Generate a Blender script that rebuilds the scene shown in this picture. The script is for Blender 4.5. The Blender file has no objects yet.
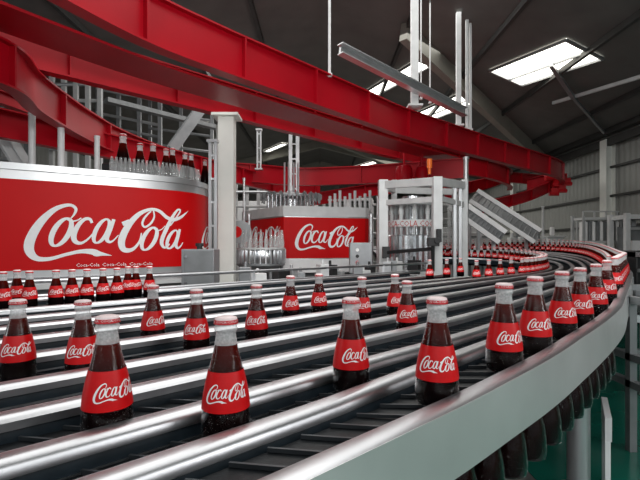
import bpy, bmesh, math, random
from mathutils import Vector, Matrix
random.seed(7)
SC = bpy.context.scene
COL = SC.collection
PI = math.pi

# ------------------------------------------------------------------ camera, light, exposure
CAMZ = 1.30; F = 450.0; YH = 246.0
cam_d = bpy.data.cameras.new('camera'); cam = bpy.data.objects.new('camera', cam_d); COL.objects.link(cam)
cam.location = (0, 0, CAMZ); cam.rotation_euler = (PI/2, 0, 0)
cam_d.sensor_width = 36; cam_d.lens = 36*F/640; cam_d.shift_y = (YH-240)/640
cam_d.clip_start = 0.02; cam_d.clip_end = 200
SC.camera = cam
SC.view_settings.view_transform = 'Standard'; SC.view_settings.look = 'None'
SC.view_settings.gamma = 1; SC.view_settings.use_curve_mapping = False
SC.view_settings.exposure = 0.0
w = bpy.data.worlds.new('hall_daylight'); SC.world = w; w.use_nodes = True
w.node_tree.nodes['Background'].inputs[0].default_value = (0.80, 0.86, 0.90, 1)
w.node_tree.nodes['Background'].inputs[1].default_value = 0.62

def area(name, loc, rot, size, energy, color=(1, 1, 1), sy=None):
    l = bpy.data.lights.new(name, 'AREA'); l.energy = energy; l.color = color
    l.shape = 'RECTANGLE'; l.size = size; l.size_y = sy or size
    o = bpy.data.objects.new(name, l); COL.objects.link(o); o.location = loc; o.rotation_euler = rot
    return o
area('daylight_above', (0.5, 8.0, 6.6), (0, 0, 0), 9, 900, (1, .99, .96), 14)
area('fill_left', (-6, 1.0, 2.7), (0, math.radians(-72), math.radians(15)), 3, 45, (.95, .98, 1), 2)  # unseen fill lamp, added low under the beams to light the drum
area('fill_behind', (1.0, -1.6, 3.0), (math.radians(62), 0, math.radians(4)), 5.0, 60, (1, .99, .97), 1.6)  # added soft key behind the camera, brightens machine fronts and bottles
area('fill_right', (4.6, -.4, 2.6), (math.radians(68), 0, math.radians(50)), 2.4, 60, (1, 1, 1), 1.6)  # fill lamp added to brighten the polished skirt, no real opening
area('fill_mid', (.4, 2.6, 2.9), (math.radians(66), 0, 0), 3.2, 80, (1, .99, .97), .5)  # added lamp above the lanes, lifts the red signs and their lettering
area('daylight_far', (2, 24, 6.0), (0, 0, 0), 12, 900, (1, .98, .92), 12)

# ------------------------------------------------------------------ materials
def new_mat(name):
    m = bpy.data.materials.new(name); m.use_nodes = True
    nt = m.node_tree; return m, nt, nt.nodes['Principled BSDF']
def mat(name, col, rough=.5, metal=0, var=.06, scale=8, bump=0.0, bscale=60, coat=0, stretch=None, emis=None, spec=None):
    m, nt, b = new_mat(name)
    b.inputs['Roughness'].default_value = rough; b.inputs['Metallic'].default_value = metal
    if coat: b.inputs['Coat Weight'].default_value = coat; b.inputs['Coat Roughness'].default_value = .08
    if spec is not None: b.inputs['Specular IOR Level'].default_value = spec
    tc = nt.nodes.new('ShaderNodeTexCoord'); mp = nt.nodes.new('ShaderNodeMapping')
    nt.links.new(tc.outputs['Object'], mp.inputs[0])
    if stretch: mp.inputs['Scale'].default_value = stretch
    n = nt.nodes.new('ShaderNodeTexNoise'); n.inputs['Scale'].default_value = scale; n.inputs['Detail'].default_value = 4
    nt.links.new(mp.outputs[0], n.inputs['Vector'])
    r = nt.nodes.new('ShaderNodeValToRGB')
    r.color_ramp.elements[0].position = .3; r.color_ramp.elements[1].position = .7
    r.color_ramp.elements[0].color = (*[c*(1-var) for c in col], 1)
    r.color_ramp.elements[1].color = (*[min(1, c*(1+var)) for c in col], 1)
    nt.links.new(n.outputs['Fac'], r.inputs[0]); nt.links.new(r.outputs[0], b.inputs['Base Color'])
    if bump:
        n2 = nt.nodes.new('ShaderNodeTexNoise'); n2.inputs['Scale'].default_value = bscale
        nt.links.new(mp.outputs[0], n2.inputs['Vector'])
        bp = nt.nodes.new('ShaderNodeBump'); bp.inputs['Strength'].default_value = bump; bp.inputs['Distance'].default_value = .002
        nt.links.new(n2.outputs['Fac'], bp.inputs['Height']); nt.links.new(bp.outputs[0], b.inputs['Normal'])
    if emis:
        b.inputs['Emission Color'].default_value = (*emis[0], 1); b.inputs['Emission Strength'].default_value = emis[1]
    return m
M = {}
M['steel'] = mat('polished steel', (.62, .63, .65), .22, 1, .08, 3, .12, 40, stretch=(1, 1, 6))
M['rail_steel'] = mat('brushed rail steel', (.52, .53, .55), .36, 1, .10, 5, .15, 50)
M['skirt'] = mat('bright side skirt steel', (.80, .79, .79), .30, .65, .12, 2.2, .1, 30)
M['satin'] = mat('satin steel sheet', (.55, .56, .57), .38, .8, .08, 3, .1, 40)
M['greysteel'] = mat('grey machine steel', (.30, .31, .32), .42, .6, .12, 5)
M['darksteel'] = mat('dark steel channel', (.013, .020, .026), .42, 0, .3, 14, .2, 80, spec=.15)
M['belt'] = mat('black modular belt', (.005, .0065, .008), .42, 0, .35, 30, .5, 90, spec=.2)
M['fin'] = mat('grey roller metal', (.035, .04, .045), .35, .5, .2, 20)
M['black'] = mat('black rubber', (.012, .012, .013), .5, 0, .2, 20)
M['red_beam'] = mat('red painted steel', (.34, .001, .008), .36, 0, .10, 1.6, .08, 14, spec=.3)
M['red_sign'] = mat('red sign panel', (.56, .0005, .002), .5, 0, .03, 2, spec=.2)
M['red_label'] = mat('red bottle label', (.58, .001, .003), .42, 0, .05, 60, spec=.3)
M['white_ink'] = mat('white lettering', (.86, .86, .86), .5, 0, .03, 20)
M['cream'] = mat('cream painted column', (.80, .81, .76), .5, 0, .05, 3)
M['cream_dark'] = mat('darker cream side', (.30, .31, .29), .55, 0, .1, 3)  # darker cream for the column's left side
M['white'] = mat('white painted metal', (.82, .82, .82), .45, 0, .06, 4)
M['lightgrey'] = mat('light grey painted metal', (.60, .61, .61), .45, .1, .08, 5)
M['midgrey'] = mat('mid grey casing', (.22, .23, .235), .45, .4, .12, 6)
M['roof'] = mat('dark roof sheeting', (.135, .132, .124), .7, 0, .12, 1.5)
M['purlin'] = mat('dark purlin steel', (.045, .045, .043), .6, 0, .15, 3)
M['rafter'] = mat('olive grey rafter', (.26, .255, .22), .6, 0, .08, 2)
M['green'] = mat('green epoxy floor', (.010, .15, .105), .2, 0, .25, 1.2, .1, 8)
M['concrete'] = mat('grey concrete floor', (.16, .16, .155), .5, 0, .15, 2)
M['tube_light'] = mat('lit diffuser', (1, 1, 1), .5, 0, 0, 5, emis=((1, .97, .86), 5))
M['orange'] = mat('orange beacon', (.8, .16, .02), .3, 0, .1, 9, coat=.5)
M['cap_red'] = mat('red crown cap', (.58, .012, .02), .3, .1, .1, 50, coat=.5)
M['cap_white'] = mat('pinkish white cap top', (.80, .66, .66), .4, 0, .1, 200)

def mat_wall():
    m, nt, b = new_mat('ribbed wall sheeting')
    b.inputs['Roughness'].default_value = .6
    tc = nt.nodes.new('ShaderNodeTexCoord')
    wv = nt.nodes.new('ShaderNodeTexWave'); wv.bands_direction = 'Y'; wv.inputs['Scale'].default_value = 1.2
    wx = nt.nodes.new('ShaderNodeTexWave'); wx.bands_direction = 'X'; wx.inputs['Scale'].default_value = 1.2
    nt.links.new(tc.outputs['Object'], wv.inputs[0]); nt.links.new(tc.outputs['Object'], wx.inputs[0])
    mn = nt.nodes.new('ShaderNodeMath'); mn.operation = 'ADD'
    nt.links.new(wv.outputs['Fac'], mn.inputs[0]); nt.links.new(wx.outputs['Fac'], mn.inputs[1])
    bp = nt.nodes.new('ShaderNodeBump'); bp.inputs['Strength'].default_value = .5; bp.inputs['Distance'].default_value = .04
    nt.links.new(mn.outputs[0], bp.inputs['Height']); nt.links.new(bp.outputs[0], b.inputs['Normal'])
    n = nt.nodes.new('ShaderNodeTexNoise'); n.inputs['Scale'].default_value = .6
    nt.links.new(tc.outputs['Object'], n.inputs['Vector'])
    r = nt.nodes.new('ShaderNodeValToRGB'); r.color_ramp.elements[0].color = (.26, .265, .25, 1); r.color_ramp.elements[1].color = (.34, .345, .325, 1)
    nt.links.new(n.outputs['Fac'], r.inputs[0]); nt.links.new(r.outputs[0], b.inputs['Base Color'])
    return m
M['wall'] = mat_wall()

def mat_liquid():
    m, nt, b = new_mat('dark cola')
    b.inputs['Roughness'].default_value = .2
    b.inputs['Specular IOR Level'].default_value = .04
    tc = nt.nodes.new('ShaderNodeTexCoord'); sx = nt.nodes.new('ShaderNodeSeparateXYZ')
    nt.links.new(tc.outputs['Object'], sx.inputs[0])
    r = nt.nodes.new('ShaderNodeValToRGB')  # redder tint towards the neck is backlight put into the colour
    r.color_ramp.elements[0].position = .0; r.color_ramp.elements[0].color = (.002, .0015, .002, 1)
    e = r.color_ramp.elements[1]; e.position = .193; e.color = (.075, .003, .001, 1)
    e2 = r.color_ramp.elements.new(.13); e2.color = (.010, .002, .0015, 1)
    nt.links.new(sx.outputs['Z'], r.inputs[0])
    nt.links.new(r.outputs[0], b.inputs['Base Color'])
    return m
M['liquid'] = mat_liquid()
def mat_glass(name, frost, droplets=True):
    m = bpy.data.materials.new(name); m.use_nodes = True; nt = m.node_tree; nt.nodes.clear()
    out = nt.nodes.new('ShaderNodeOutputMaterial')
    tr = nt.nodes.new('ShaderNodeBsdfTransparent'); tr.inputs[0].default_value = (.97, .98, .98, 1)
    gl = nt.nodes.new('ShaderNodeBsdfGlossy'); gl.inputs['Roughness'].default_value = .07; gl.inputs[0].default_value = (1, 1, 1, 1)
    lw = nt.nodes.new('ShaderNodeLayerWeight'); lw.inputs['Blend'].default_value = .28
    mx = nt.nodes.new('ShaderNodeMixShader')
    lw.inputs['Blend'].default_value = .5
    pw = nt.nodes.new('ShaderNodeMath'); pw.operation = 'POWER'; pw.inputs[1].default_value = 3.2; nt.links.new(lw.outputs['Facing'], pw.inputs[0])
    pm = nt.nodes.new('ShaderNodeMath'); pm.operation = 'MULTIPLY_ADD'; pm.inputs[1].default_value = .85; pm.inputs[2].default_value = .012; nt.links.new(pw.outputs[0], pm.inputs[0]); fac = pm.outputs[0]
    tc = nt.nodes.new('ShaderNodeTexCoord')
    if droplets:
        v = nt.nodes.new('ShaderNodeTexVoronoi'); v.inputs['Scale'].default_value = 230
        nt.links.new(tc.outputs['Object'], v.inputs['Vector'])
        rp = nt.nodes.new('ShaderNodeValToRGB'); rp.color_ramp.elements[0].position = .08; rp.color_ramp.elements[1].position = .24
        rp.color_ramp.elements[0].color = (1, 1, 1, 1); rp.color_ramp.elements[1].color = (0, 0, 0, 1)
        nt.links.new(v.outputs['Distance'], rp.inputs[0])
        bp = nt.nodes.new('ShaderNodeBump'); bp.inputs['Strength'].default_value = .9; bp.inputs['Distance'].default_value = .0015
        nt.links.new(rp.outputs[0], bp.inputs['Height']); nt.links.new(bp.outputs[0], gl.inputs['Normal'])
        ma = nt.nodes.new('ShaderNodeMath'); ma.operation = 'MULTIPLY_ADD'; ma.inputs[1].default_value = .34
        nt.links.new(rp.outputs[0], ma.inputs[0]); nt.links.new(fac, ma.inputs[2]); ma.use_clamp = True
        fac = ma.outputs[0]
    nt.links.new(fac, mx.inputs[0]); nt.links.new(tr.outputs[0], mx.inputs[1]); nt.links.new(gl.outputs[0], mx.inputs[2])
    last = mx.outputs[0]
    if frost:
        df = nt.nodes.new('ShaderNodeBsdfDiffuse'); df.inputs[0].default_value = (.86, .87, .87, 1)
        n = nt.nodes.new('ShaderNodeTexNoise'); n.inputs['Scale'].default_value = 160
        nt.links.new(tc.outputs['Object'], n.inputs['Vector'])
        mr = nt.nodes.new('ShaderNodeMapRange'); mr.inputs[1].default_value = .35; mr.inputs[2].default_value = .65
        mr.inputs[3].default_value = frost*.7; mr.inputs[4].default_value = frost
        nt.links.new(n.outputs['Fac'], mr.inputs[0])
        m2 = nt.nodes.new('ShaderNodeMixShader'); nt.links.new(mr.outputs[0], m2.inputs[0])
        nt.links.new(last, m2.inputs[1]); nt.links.new(df.outputs[0], m2.inputs[2]); last = m2.outputs[0]
    nt.links.new(last, out.inputs[0])
    return m
M['glass'] = mat_glass('wet bottle glass', 0)
M['neck'] = mat_glass('frosted bottle neck glass', .46)
M['guard_glass'] = mat_glass('clear guard glass', .03, False)
M['vial'] = mat_glass('clear tube glass', .22, False)

# ------------------------------------------------------------------ helpers
def wloc(o):
    v = Vector((0, 0, 0))
    while o is not None: v += o.location; o = o.parent
    return v
class MB:
    def __init__(s): s.v = []; s.f = []; s.mi = []
    def add(s, vs, fs, mi=0):
        n = len(s.v); s.v += [tuple(v) for v in vs]; s.f += [tuple(i+n for i in f) for f in fs]; s.mi += [mi]*len(fs); return s
    def box(s, c, size, rz=0, mi=0):
        c = Vector(c); hx, hy, hz = size[0]/2, size[1]/2, size[2]/2; R = Matrix.Rotation(rz, 3, 'Z')
        vs = [c+R@Vector((x*hx, y*hy, z*hz)) for x in (-1, 1) for y in (-1, 1) for z in (-1, 1)]
        return s.add(vs, [(0, 1, 3, 2), (4, 6, 7, 5), (0, 4, 5, 1), (2, 3, 7, 6), (0, 2, 6, 4), (1, 5, 7, 3)], mi)
    def bar(s, a, b, w_, h_, mi=0):
        a = Vector(a); b = Vector(b); d = (b-a).normalized()
        up = Vector((0, 0, 1)) if abs(d.z) < .95 else Vector((0, 1, 0))
        r = d.cross(up).normalized()*w_/2; u = r.cross(d).normalized()*h_/2
        vs = [a-r-u, a+r-u, a+r+u, a-r+u, b-r-u, b+r-u, b+r+u, b-r+u]
        return s.add(vs, [(3, 2, 1, 0), (4, 5, 6, 7), (0, 1, 5, 4), (1, 2, 6, 5), (2, 3, 7, 6), (3, 0, 4, 7)], mi)
    def tube(s, a, b, r, n=10, r2=None, mi=0):
        a = Vector(a); b = Vector(b); d = (b-a).normalized(); r2 = r if r2 is None else r2
        up = Vector((0, 0, 1)) if abs(d.z) < .95 else Vector((0, 1, 0))
        x = d.cross(up).normalized(); y = x.cross(d)
        A = [a+(x*math.cos(2*PI*i/n)+y*math.sin(2*PI*i/n))*r for i in range(n)]
        B = [b+(x*math.cos(2*PI*i/n)+y*math.sin(2*PI*i/n))*r2 for i in range(n)]
        s.add(A+B, [(i, (i+1) % n, n+(i+1) % n, n+i) for i in range(n)]+[tuple(range(n-1, -1, -1)), tuple(range(n, 2*n))], mi)
        return s
    def lathe(s, c, prof, n=24, mi=0, flute=0, cap=True):
        c = Vector(c); vs = []; fs = []
        for (r, z) in prof:
            for i in range(n):
                a = 2*PI*i/n; rr = r*(1+(flute if i % 2 else -flute)) if flute and r > 0 else r
                vs.append(c+Vector((rr*math.cos(a), rr*math.sin(a), z)))
        for k in range(len(prof)-1):
            for i in range(n): fs.append((k*n+i, k*n+(i+1) % n, (k+1)*n+(i+1) % n, (k+1)*n+i))
        if cap: fs.append(tuple(range(n-1, -1, -1))); fs.append(tuple((len(prof)-1)*n+i for i in range(n)))
        return s.add(vs, fs, mi)
    def sweep(s, path, prof, mi=0, closed_prof=True, caps=True):
        # path: Vectors; prof: (side, up); side positive = to the right of travel
        n = len(prof); vs = []; fs = []; N = len(path)
        for i, p in enumerate(path):
            t = (path[min(i+1, N-1)]-path[max(i-1, 0)]); t.z = 0; t.normalize(); r = Vector((t.y, -t.x, 0))
            for (a, b) in prof: vs.append(p+r*a+Vector((0, 0, b)))
        m = n if closed_prof else n-1
        for i in range(N-1):
            for j in range(m): fs.append((i*n+j, i*n+(j+1) % n, (i+1)*n+(j+1) % n, (i+1)*n+j))
        if caps and closed_prof: fs.append(tuple(range(n))); fs.append(tuple(range((N-1)*n+n-1, (N-1)*n-1, -1)))
        return s.add(vs, fs, mi)
    def prism(s, poly, z0, z1, mi=0):
        n = len(poly)
        vs = [(p[0], p[1], z0) for p in poly]+[(p[0], p[1], z1) for p in poly]
        return s.add(vs, [(i, (i+1) % n, n+(i+1) % n, n+i) for i in range(n)]+[tuple(range(n-1, -1, -1)), tuple(range(n, 2*n))], mi)
    def build(s, name, m, parent=None, smooth=None, bevel=0, loc=None):
        me = bpy.data.meshes.new(name)
        off = wloc(parent) if parent is not None else Vector((0, 0, 0))
        if loc is not None: off = Vector(loc)
        me.from_pydata([tuple(Vector(v)-off) for v in s.v], [], s.f)
        bm = bmesh.new(); bm.from_mesh(me); bmesh.ops.recalc_face_normals(bm, faces=bm.faces)
        bm.to_mesh(me); bm.free()
        for mm in (m if isinstance(m, (list, tuple)) else [m]): me.materials.append(mm)
        for p, i in zip(me.polygons, s.mi): p.material_index = i
        if smooth:
            for p in me.polygons: p.use_smooth = True
            try: me.set_sharp_from_angle(angle=math.radians(smooth))
            except Exception: pass
        o = bpy.data.objects.new(name, me); COL.objects.link(o)
        if parent is not None: o.parent = parent
        if loc is not None: o.location = Vector(loc)-(wloc(parent) if parent is not None else Vector((0, 0, 0)))
        if bevel:
            b = o.modifiers.new('bevel', 'BEVEL'); b.width = bevel; b.segments = 2; b.limit_method = 'ANGLE'
        return o
def tag(o, label=None, cat=None, group=None, kind=None):
    if label: o['label'] = label
    if cat: o['category'] = cat
    if group: o['group'] = group
    if kind: o['kind'] = kind
    return o
def thing(name, label, cat, loc=(0, 0, 0), group=None):
    o = bpy.data.objects.new(name, None); COL.objects.link(o); o.location = loc; o.empty_display_size = .05
    return tag(o, label, cat, group)
def struct(o): o['kind'] = 'structure'; return o
KIDS = {}
def copy_tree(o, parent=None):
    c = o.copy(); COL.objects.link(c); c.parent = parent
    for ch in list(o.children): copy_tree(ch, c)
    return c
def P(x, y, d): return Vector(((x-320)/F*d, d, CAMZ+(YH-y)/F*d))
def XY(x, d): return ((x-320)/F*d, d)
def catmull(pts, per=8):
    pts = [Vector(p) for p in pts]; out = []
    for i in range(len(pts)-1):
        p0 = pts[max(i-1, 0)]; p1 = pts[i]; p2 = pts[i+1]; p3 = pts[min(i+2, len(pts)-1)]
        for k in range(per):
            t = k/per
            out.append(.5*((2*p1)+(p2-p0)*t+(2*p0-5*p1+4*p2-p3)*t*t+(3*p1-p0-3*p2+p3)*t**3))
    out.append(pts[-1]); return out
def arclens(path):
    L = [0]
    for i in range(1, len(path)): L.append(L[-1]+(path[i]-path[i-1]).length)
    return L
def at_len(path, L, s):
    s = max(L[0], min(L[-1], s))
    lo = 0
    for i in range(len(L)-1):
        if L[i] <= s <= L[i+1]: lo = i; break
    t = (s-L[lo])/max(1e-9, L[lo+1]-L[lo]); p = path[lo].lerp(path[lo+1], t)
    d = (path[lo+1]-path[lo]).normalized(); return p, d

# ------------------------------------------------------------------ script lettering (white flowing script, stroke by stroke)
def ell(cx, cy, rx, ry, wd, sh=.38, n=20, a0=-70, thin=.45):
    o = []
    for i in range(n+1):
        a = math.radians(a0)+2*PI*i/n
        x = rx*math.cos(a); y = ry*math.sin(a)
        o.append((cx+x-y*sh, cy+y, wd*(thin+(1-thin)*abs(math.cos(a)))))
    return o
STROKES = [
 [(163, 84, 3), (173, 70, 6), (177, 54, 9), (166, 43, 9), (146, 44, 11), (118, 58, 15), (88, 90, 21), (65, 130, 25), (55, 165, 26), (60, 190, 22), (78, 206, 15), (110, 207, 11), (150, 196, 10), (190, 188, 12), (222, 190, 18), (236, 196, 20), (252, 199, 11), (280, 205, 1)],
 ell(138, 126, 22, 42, 15),
 [(150, 84, 5), (165, 92, 5), (180, 90, 4), (192, 82, 4)],
 [(222, 98, 8), (216, 86, 9), (202, 86, 10), (185, 103, 13), (172, 132, 16), (174, 154, 14), (190, 162, 9), (210, 150, 6), (228, 128, 4)],
 ell(250, 124, 18, 38, 13),
 [(286, 86, 10), (276, 116, 13), (265, 148, 13), (272, 160, 9), (284, 156, 5), (300, 138, 3)],
 [(312, 102, 14), (334, 92, 14)],
 [(372, 132, 4), (366, 160, 7), (350, 182, 10), (332, 190, 14), (314, 184, 18), (309, 160, 22), (318, 130, 22), (338, 96, 19), (362, 70, 15), (388, 55, 11), (412, 51, 10), (434, 58, 11), (458, 78, 12), (482, 86, 13), (508, 78, 10), (528, 64, 6), (542, 53, 1)],
 [(412, 56, 5), (414, 78, 6), (402, 100, 7), (384, 112, 7), (375, 102, 7), (380, 84, 7), (394, 66, 6), (404, 58, 4)],
 ell(398, 152, 21, 38, 14),
 [(411, 116, 4), (426, 124, 4), (440, 120, 3), (452, 108, 3)],
 [(470, 108, 4), (488, 84, 5), (505, 60, 6), (506, 50, 6), (494, 54, 8), (474, 84, 12), (454, 124, 14), (440, 160, 14), (444, 180, 10), (456, 184, 6), (468, 172, 4)],
 ell(478, 156, 16, 32, 12),
 [(506, 120, 9), (498, 148, 12), (491, 176, 12), (498, 188, 8), (510, 180, 5), (518, 168, 3)],
]
def logo_mesh(mp, per=3):
    """mp(u, v, k) -> Vector; u in 0..1 along the word, v up, in units of the word's width"""
    mb = MB()
    for k, st in enumerate(STROKES):
        pts = catmull([(a, b, c) for a, b, c in st], per) if len(st) > 2 else [Vector(q) for q in st]
        vs = []
        N = len(pts)
        for i, p in enumerate(pts):
            t = pts[min(i+1, N-1)]-pts[max(i-1, 0)]; tx, ty = t.x, t.y; l = math.hypot(tx, ty) or 1
            nx, ny = -ty/l, tx/l; h = max(.4, p.z/2)
            for sg in (-1, 1):
                X = p.x+nx*h*sg; Y = p.y+ny*h*sg
                vs.append(mp((X-38)/504, (128-Y)/504, k))
        mb.add(vs, [(2*i, 2*i+1, 2*i+3, 2*i+2) for i in range(N-1)])
    return mb

def text_block(s, size):
    cu = bpy.data.curves.new('text', 'FONT'); cu.body = s; cu.size = size; cu.align_x = 'CENTER'
    cu.resolution_u = 1
    o = bpy.data.objects.new('text', cu); COL.objects.link(o)
    dg = bpy.context.evaluated_depsgraph_get(); me = o.evaluated_get(dg).to_mesh()
    vs = [v.co.copy() for v in me.vertices]; fs = [tuple(p.vertices) for p in me.polygons]
    o.evaluated_get(dg).to_mesh_clear(); COL.objects.unlink(o); bpy.data.objects.remove(o); bpy.data.curves.remove(cu)
    return vs, fs

# ------------------------------------------------------------------ the hall shell
XR = 9.7; EAVE = 5.0; PITCH = .25; YB = 40.0
def roofz(x): return EAVE+PITCH*(XR-abs(x))
struct(MB().box((0, 18, -.05), (2*XR+.4, 46, .1)).build('floor', M['concrete']))
struct(MB().box((5.4, 3.0, .002), (8.4, 12, .004)).build('floor_walkway', M['green']))
struct(MB().box((XR+.1, 18, EAVE/2), (.2, 46, EAVE)).build('wall_right', M['wall']))
struct(MB().box((-XR-.1, 18, EAVE/2), (.2, 46, EAVE)).build('wall_left', M['wall']))
gb = MB(); gb.add([(-XR, YB, 0), (XR, YB, 0), (XR, YB, EAVE), (0, YB, roofz(0)), (-XR, YB, EAVE),
                   (-XR, YB+.2, 0), (XR, YB+.2, 0), (XR, YB+.2, EAVE), (0, YB+.2, roofz(0)), (-XR, YB+.2, EAVE)],
                  [(0, 1, 2, 3, 4), (9, 8, 7, 6, 5), (0, 5, 6, 1), (1, 6, 7, 2), (2, 7, 8, 3), (3, 8, 9, 4), (4, 9, 5, 0)])
struct(gb.build('wall_back', M['wall']))
def roofpt(x, y):
    """where the sight line of photo point (x, y) meets the roof"""
    a = (x-320)/F; b = (YH-y)/F
    d = (EAVE+PITCH*XR-CAMZ)/(b+PITCH*abs(a)); return Vector((a*d, d, CAMZ+b*d))
sl = [((520, 83), (602, 58), (1.0, 1.0))]
rf = MB()
for sx in (1, -1):
    rf.add([(0, -5, roofz(0)), (sx*(XR+.2), -5, roofz(XR+.2)), (sx*(XR+.2), YB+.2, roofz(XR+.2)), (0, YB+.2, roofz(0)),
            (0, -5, roofz(0)+.1), (sx*(XR+.2), -5, roofz(XR+.2)+.1), (sx*(XR+.2), YB+.2, roofz(XR+.2)+.1), (0, YB+.2, roofz(0)+.1)],
           [(0, 1, 2, 3), (7, 6, 5, 4), (0, 4, 5, 1), (1, 5, 6, 2), (2, 6, 7, 3)])
struct(rf.build('ceiling', M['roof']))
# rafters of the portal frames
def rafter(y, w_=.28, h_=.42):
    m = MB(); z = -.22
    m.bar((XR-.05, y, roofz(XR)+z), (0, y, roofz(0)+z), w_, h_); m.bar((-XR+.05, y, roofz(XR)+z), (0, y, roofz(0)+z), w_, h_)
    m.bar((XR-.2, y, EAVE-.75), (XR-1.9, y, roofz(XR-1.9)-.45), w_, .3)
    return m
for i, y in enumerate((26, 32.5)):
    struct(rafter(y).build('trim_%d' % (i+1), M['rafter']))
m = MB(); e0 = roofpt(404, 22)-Vector((0, 0, .22)); e1 = Vector((9.55, 18.9, 4.72)); m.bar(e0, e1, .22, .50)
m.bar(e1-Vector((.1, .1, .9)), e1+(e0-e1)*.22-Vector((0, 0, .35)), .2, .28)
struct(m.build('trim_3', M['rafter']))
m = MB(); e0 = Vector((-.5, 22, roofz(.5)-.3)); e1 = Vector((9.5, 29, 4.7)); m.bar(e0, e1, .22, .5); struct(m.build('trim_4', M['rafter']))
k = 6
for x in [2.2, 4.2, 6.2, 8.2, -1.6, -3.4, -5.2, -7.2, 9.3]:
    m = MB().bar((x, -4, roofz(x)-.08), (x, YB, roofz(x)-.08), .09, .14)
    if x > 9: m.bar((9.5, -4, 4.72), (9.5, YB, 4.72), .16, .24).bar((9.3, -4, 4.98), (9.3, YB, 4.98), .12, .12)
    struct(m.build('trim_%d' % k, M['purlin'])); k += 1
# wall columns and horizontal girts of the right wall
for y in (7.5, 14.9, 22.0, 29.5):
    m = MB(); m.box((XR-.18, y, 2.4), (.30, .05, 4.8)).box((XR-.32, y, 2.4), (.03, .34, 4.8)).box((XR-.04, y, 2.4), (.03, .34, 4.8))
    struct(m.build('trim_%d' % k, M['cream'])); k += 1
for z in (1.95, 2.95, 3.9):
    struct(MB().box((XR-.07, 18, z), (.10, 44, .07)).build('trim_%d' % k, M['purlin'])); k += 1
for z in (2.0, 3.6, 5.2):
    struct(MB().box((0, YB-.06, z), (2*XR-.4, .08, .09)).build('trim_%d' % k, M['purlin'])); k += 1
# skylights, seen as bright panels between purlins
def skylight(a, b, wd, n, label, mull=True):
    p0 = roofpt(*a); p1 = roofpt(*b)
    d = (p1-p0); d2 = Vector((d.x, d.y, 0)).normalized(); s = Vector((d2.y, -d2.x, 0))
    t = thing('skylight', label, 'skylight', (p0+p1)/2)
    def rp(p): return Vector((p.x, p.y, roofz(p.x)-.03))
    m = MB(); c = [rp(p0), rp(p1), rp(p1+s*wd), rp(p0+s*wd)]
    m.add(c+[q+Vector((0, 0, .02)) for q in c], [(0, 1, 2, 3), (7, 6, 5, 4), (0, 4, 5, 1), (1, 5, 6, 2), (2, 6, 7, 3), (3, 7, 4, 0)])
    m.build('pane', M['tube_light'], t)
    fr = MB()
    for q in range(4): fr.bar(c[q]-Vector((0, 0, .02)), c[(q+1) % 4]-Vector((0, 0, .02)), .06, .06)
    if mull:
        h0 = (c[0]+c[3])/2; h1 = (c[1]+c[2])/2; fr.bar(h0.lerp(c[0], .2)-Vector((0, 0, .02)), h1.lerp(c[1], .2)-Vector((0, 0, .02)), .05, .05)
    fr.build('frame', M['greysteel'], t); struct_ = t; return t
skylight((522, 84), (603, 57), 1.15, 2, 'wide glazed skylight in the dark roof slope at upper right')
skylight((369, 99), (431, 64), .45, 1, 'narrow lit skylight strip in the roof above the middle of the red track', False)
skylight((421, 123), (482, 99), .75, 2, 'glazed skylight in the roof left of the big sloping rafter')
skylight((350, 170), (378, 162), .35, 1, 'short lit skylight strip low in the roof behind the steel cage', False)
skylight((269, 151), (288, 143), .55, 1, 'small bright skylight between the cream column and the grey posts', False)
skylight((245, 166), (255, 160), .5, 1, 'tiny bright skylight just right of the cream column', False)
skylight((204, 126), (214, 123), .35, 1, 'tiny bright skylight just left of the cream column top', False)
# pale conduit and diagonal brace under the right roof slope
a = roofpt(553, 98); b = roofpt(655, 66)
tag(MB().bar(a-Vector((0, 0, .15)), b-Vector((0, 0, .15)), .07, .09).build('cable_tray', M['lightgrey']), 'thin pale cable tray slanting under the dark roof at right', 'cable tray')
a = roofpt(551, 60); b = roofpt(573, 90); c = roofpt(606, 131)
tag(MB().bar(a-Vector((0, 0, .12)), b-Vector((0, 0, .2)), .10, .10).bar(b-Vector((0, 0, .2)), c-Vector((0, 0, .12)), .07, .09).build('roof_brace', M['greysteel']), 'grey diagonal brace crossing the wide skylight at upper right', 'roof brace')

# ------------------------------------------------------------------ overhead red track
def prof_I(h, t=.02, fw=.16, side=1):
    return [(-fw/2, 0), (fw/2, 0), (fw/2, t), (t/2, t), (t/2, h-t), (fw/2, h-t), (fw/2, h), (-fw/2, h), (-fw/2, h-t), (-t/2, h-t), (-t/2, t), (-fw/2, t)]
def track_pt(x, yb, zb): d = (zb-CAMZ)*F/(YH-yb); return Vector(((x-320)/F*d, d, zb))
def red_beam(path, h, label, stiff, name='red_track_beam', fw=.16, group='red curved secondary beams', gap=None, parent=None):
    L = arclens(path)
    if parent is None:
        t = thing(name, label, 'overhead beam', path[len(path)//2], group)
        MB().sweep(path, prof_I(h, .022, fw)).build('web', M['red_beam'], t, smooth=35)
    else:
        t = MB().sweep(path, prof_I(h, .022, fw)).build(name, M['red_beam'], parent, smooth=35)
    s = gap or stiff
    n = 0
    while s < L[-1] and n < 60:
        p, d = at_len(path, L, s); ang = math.atan2(d.y, d.x)
        MB().box(p+Vector((0, 0, h/2)), (.025, fw*.96, h-.03), ang).build('stiffener', M['red_beam'], t); s += stiff; n += 1
    return t
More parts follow.
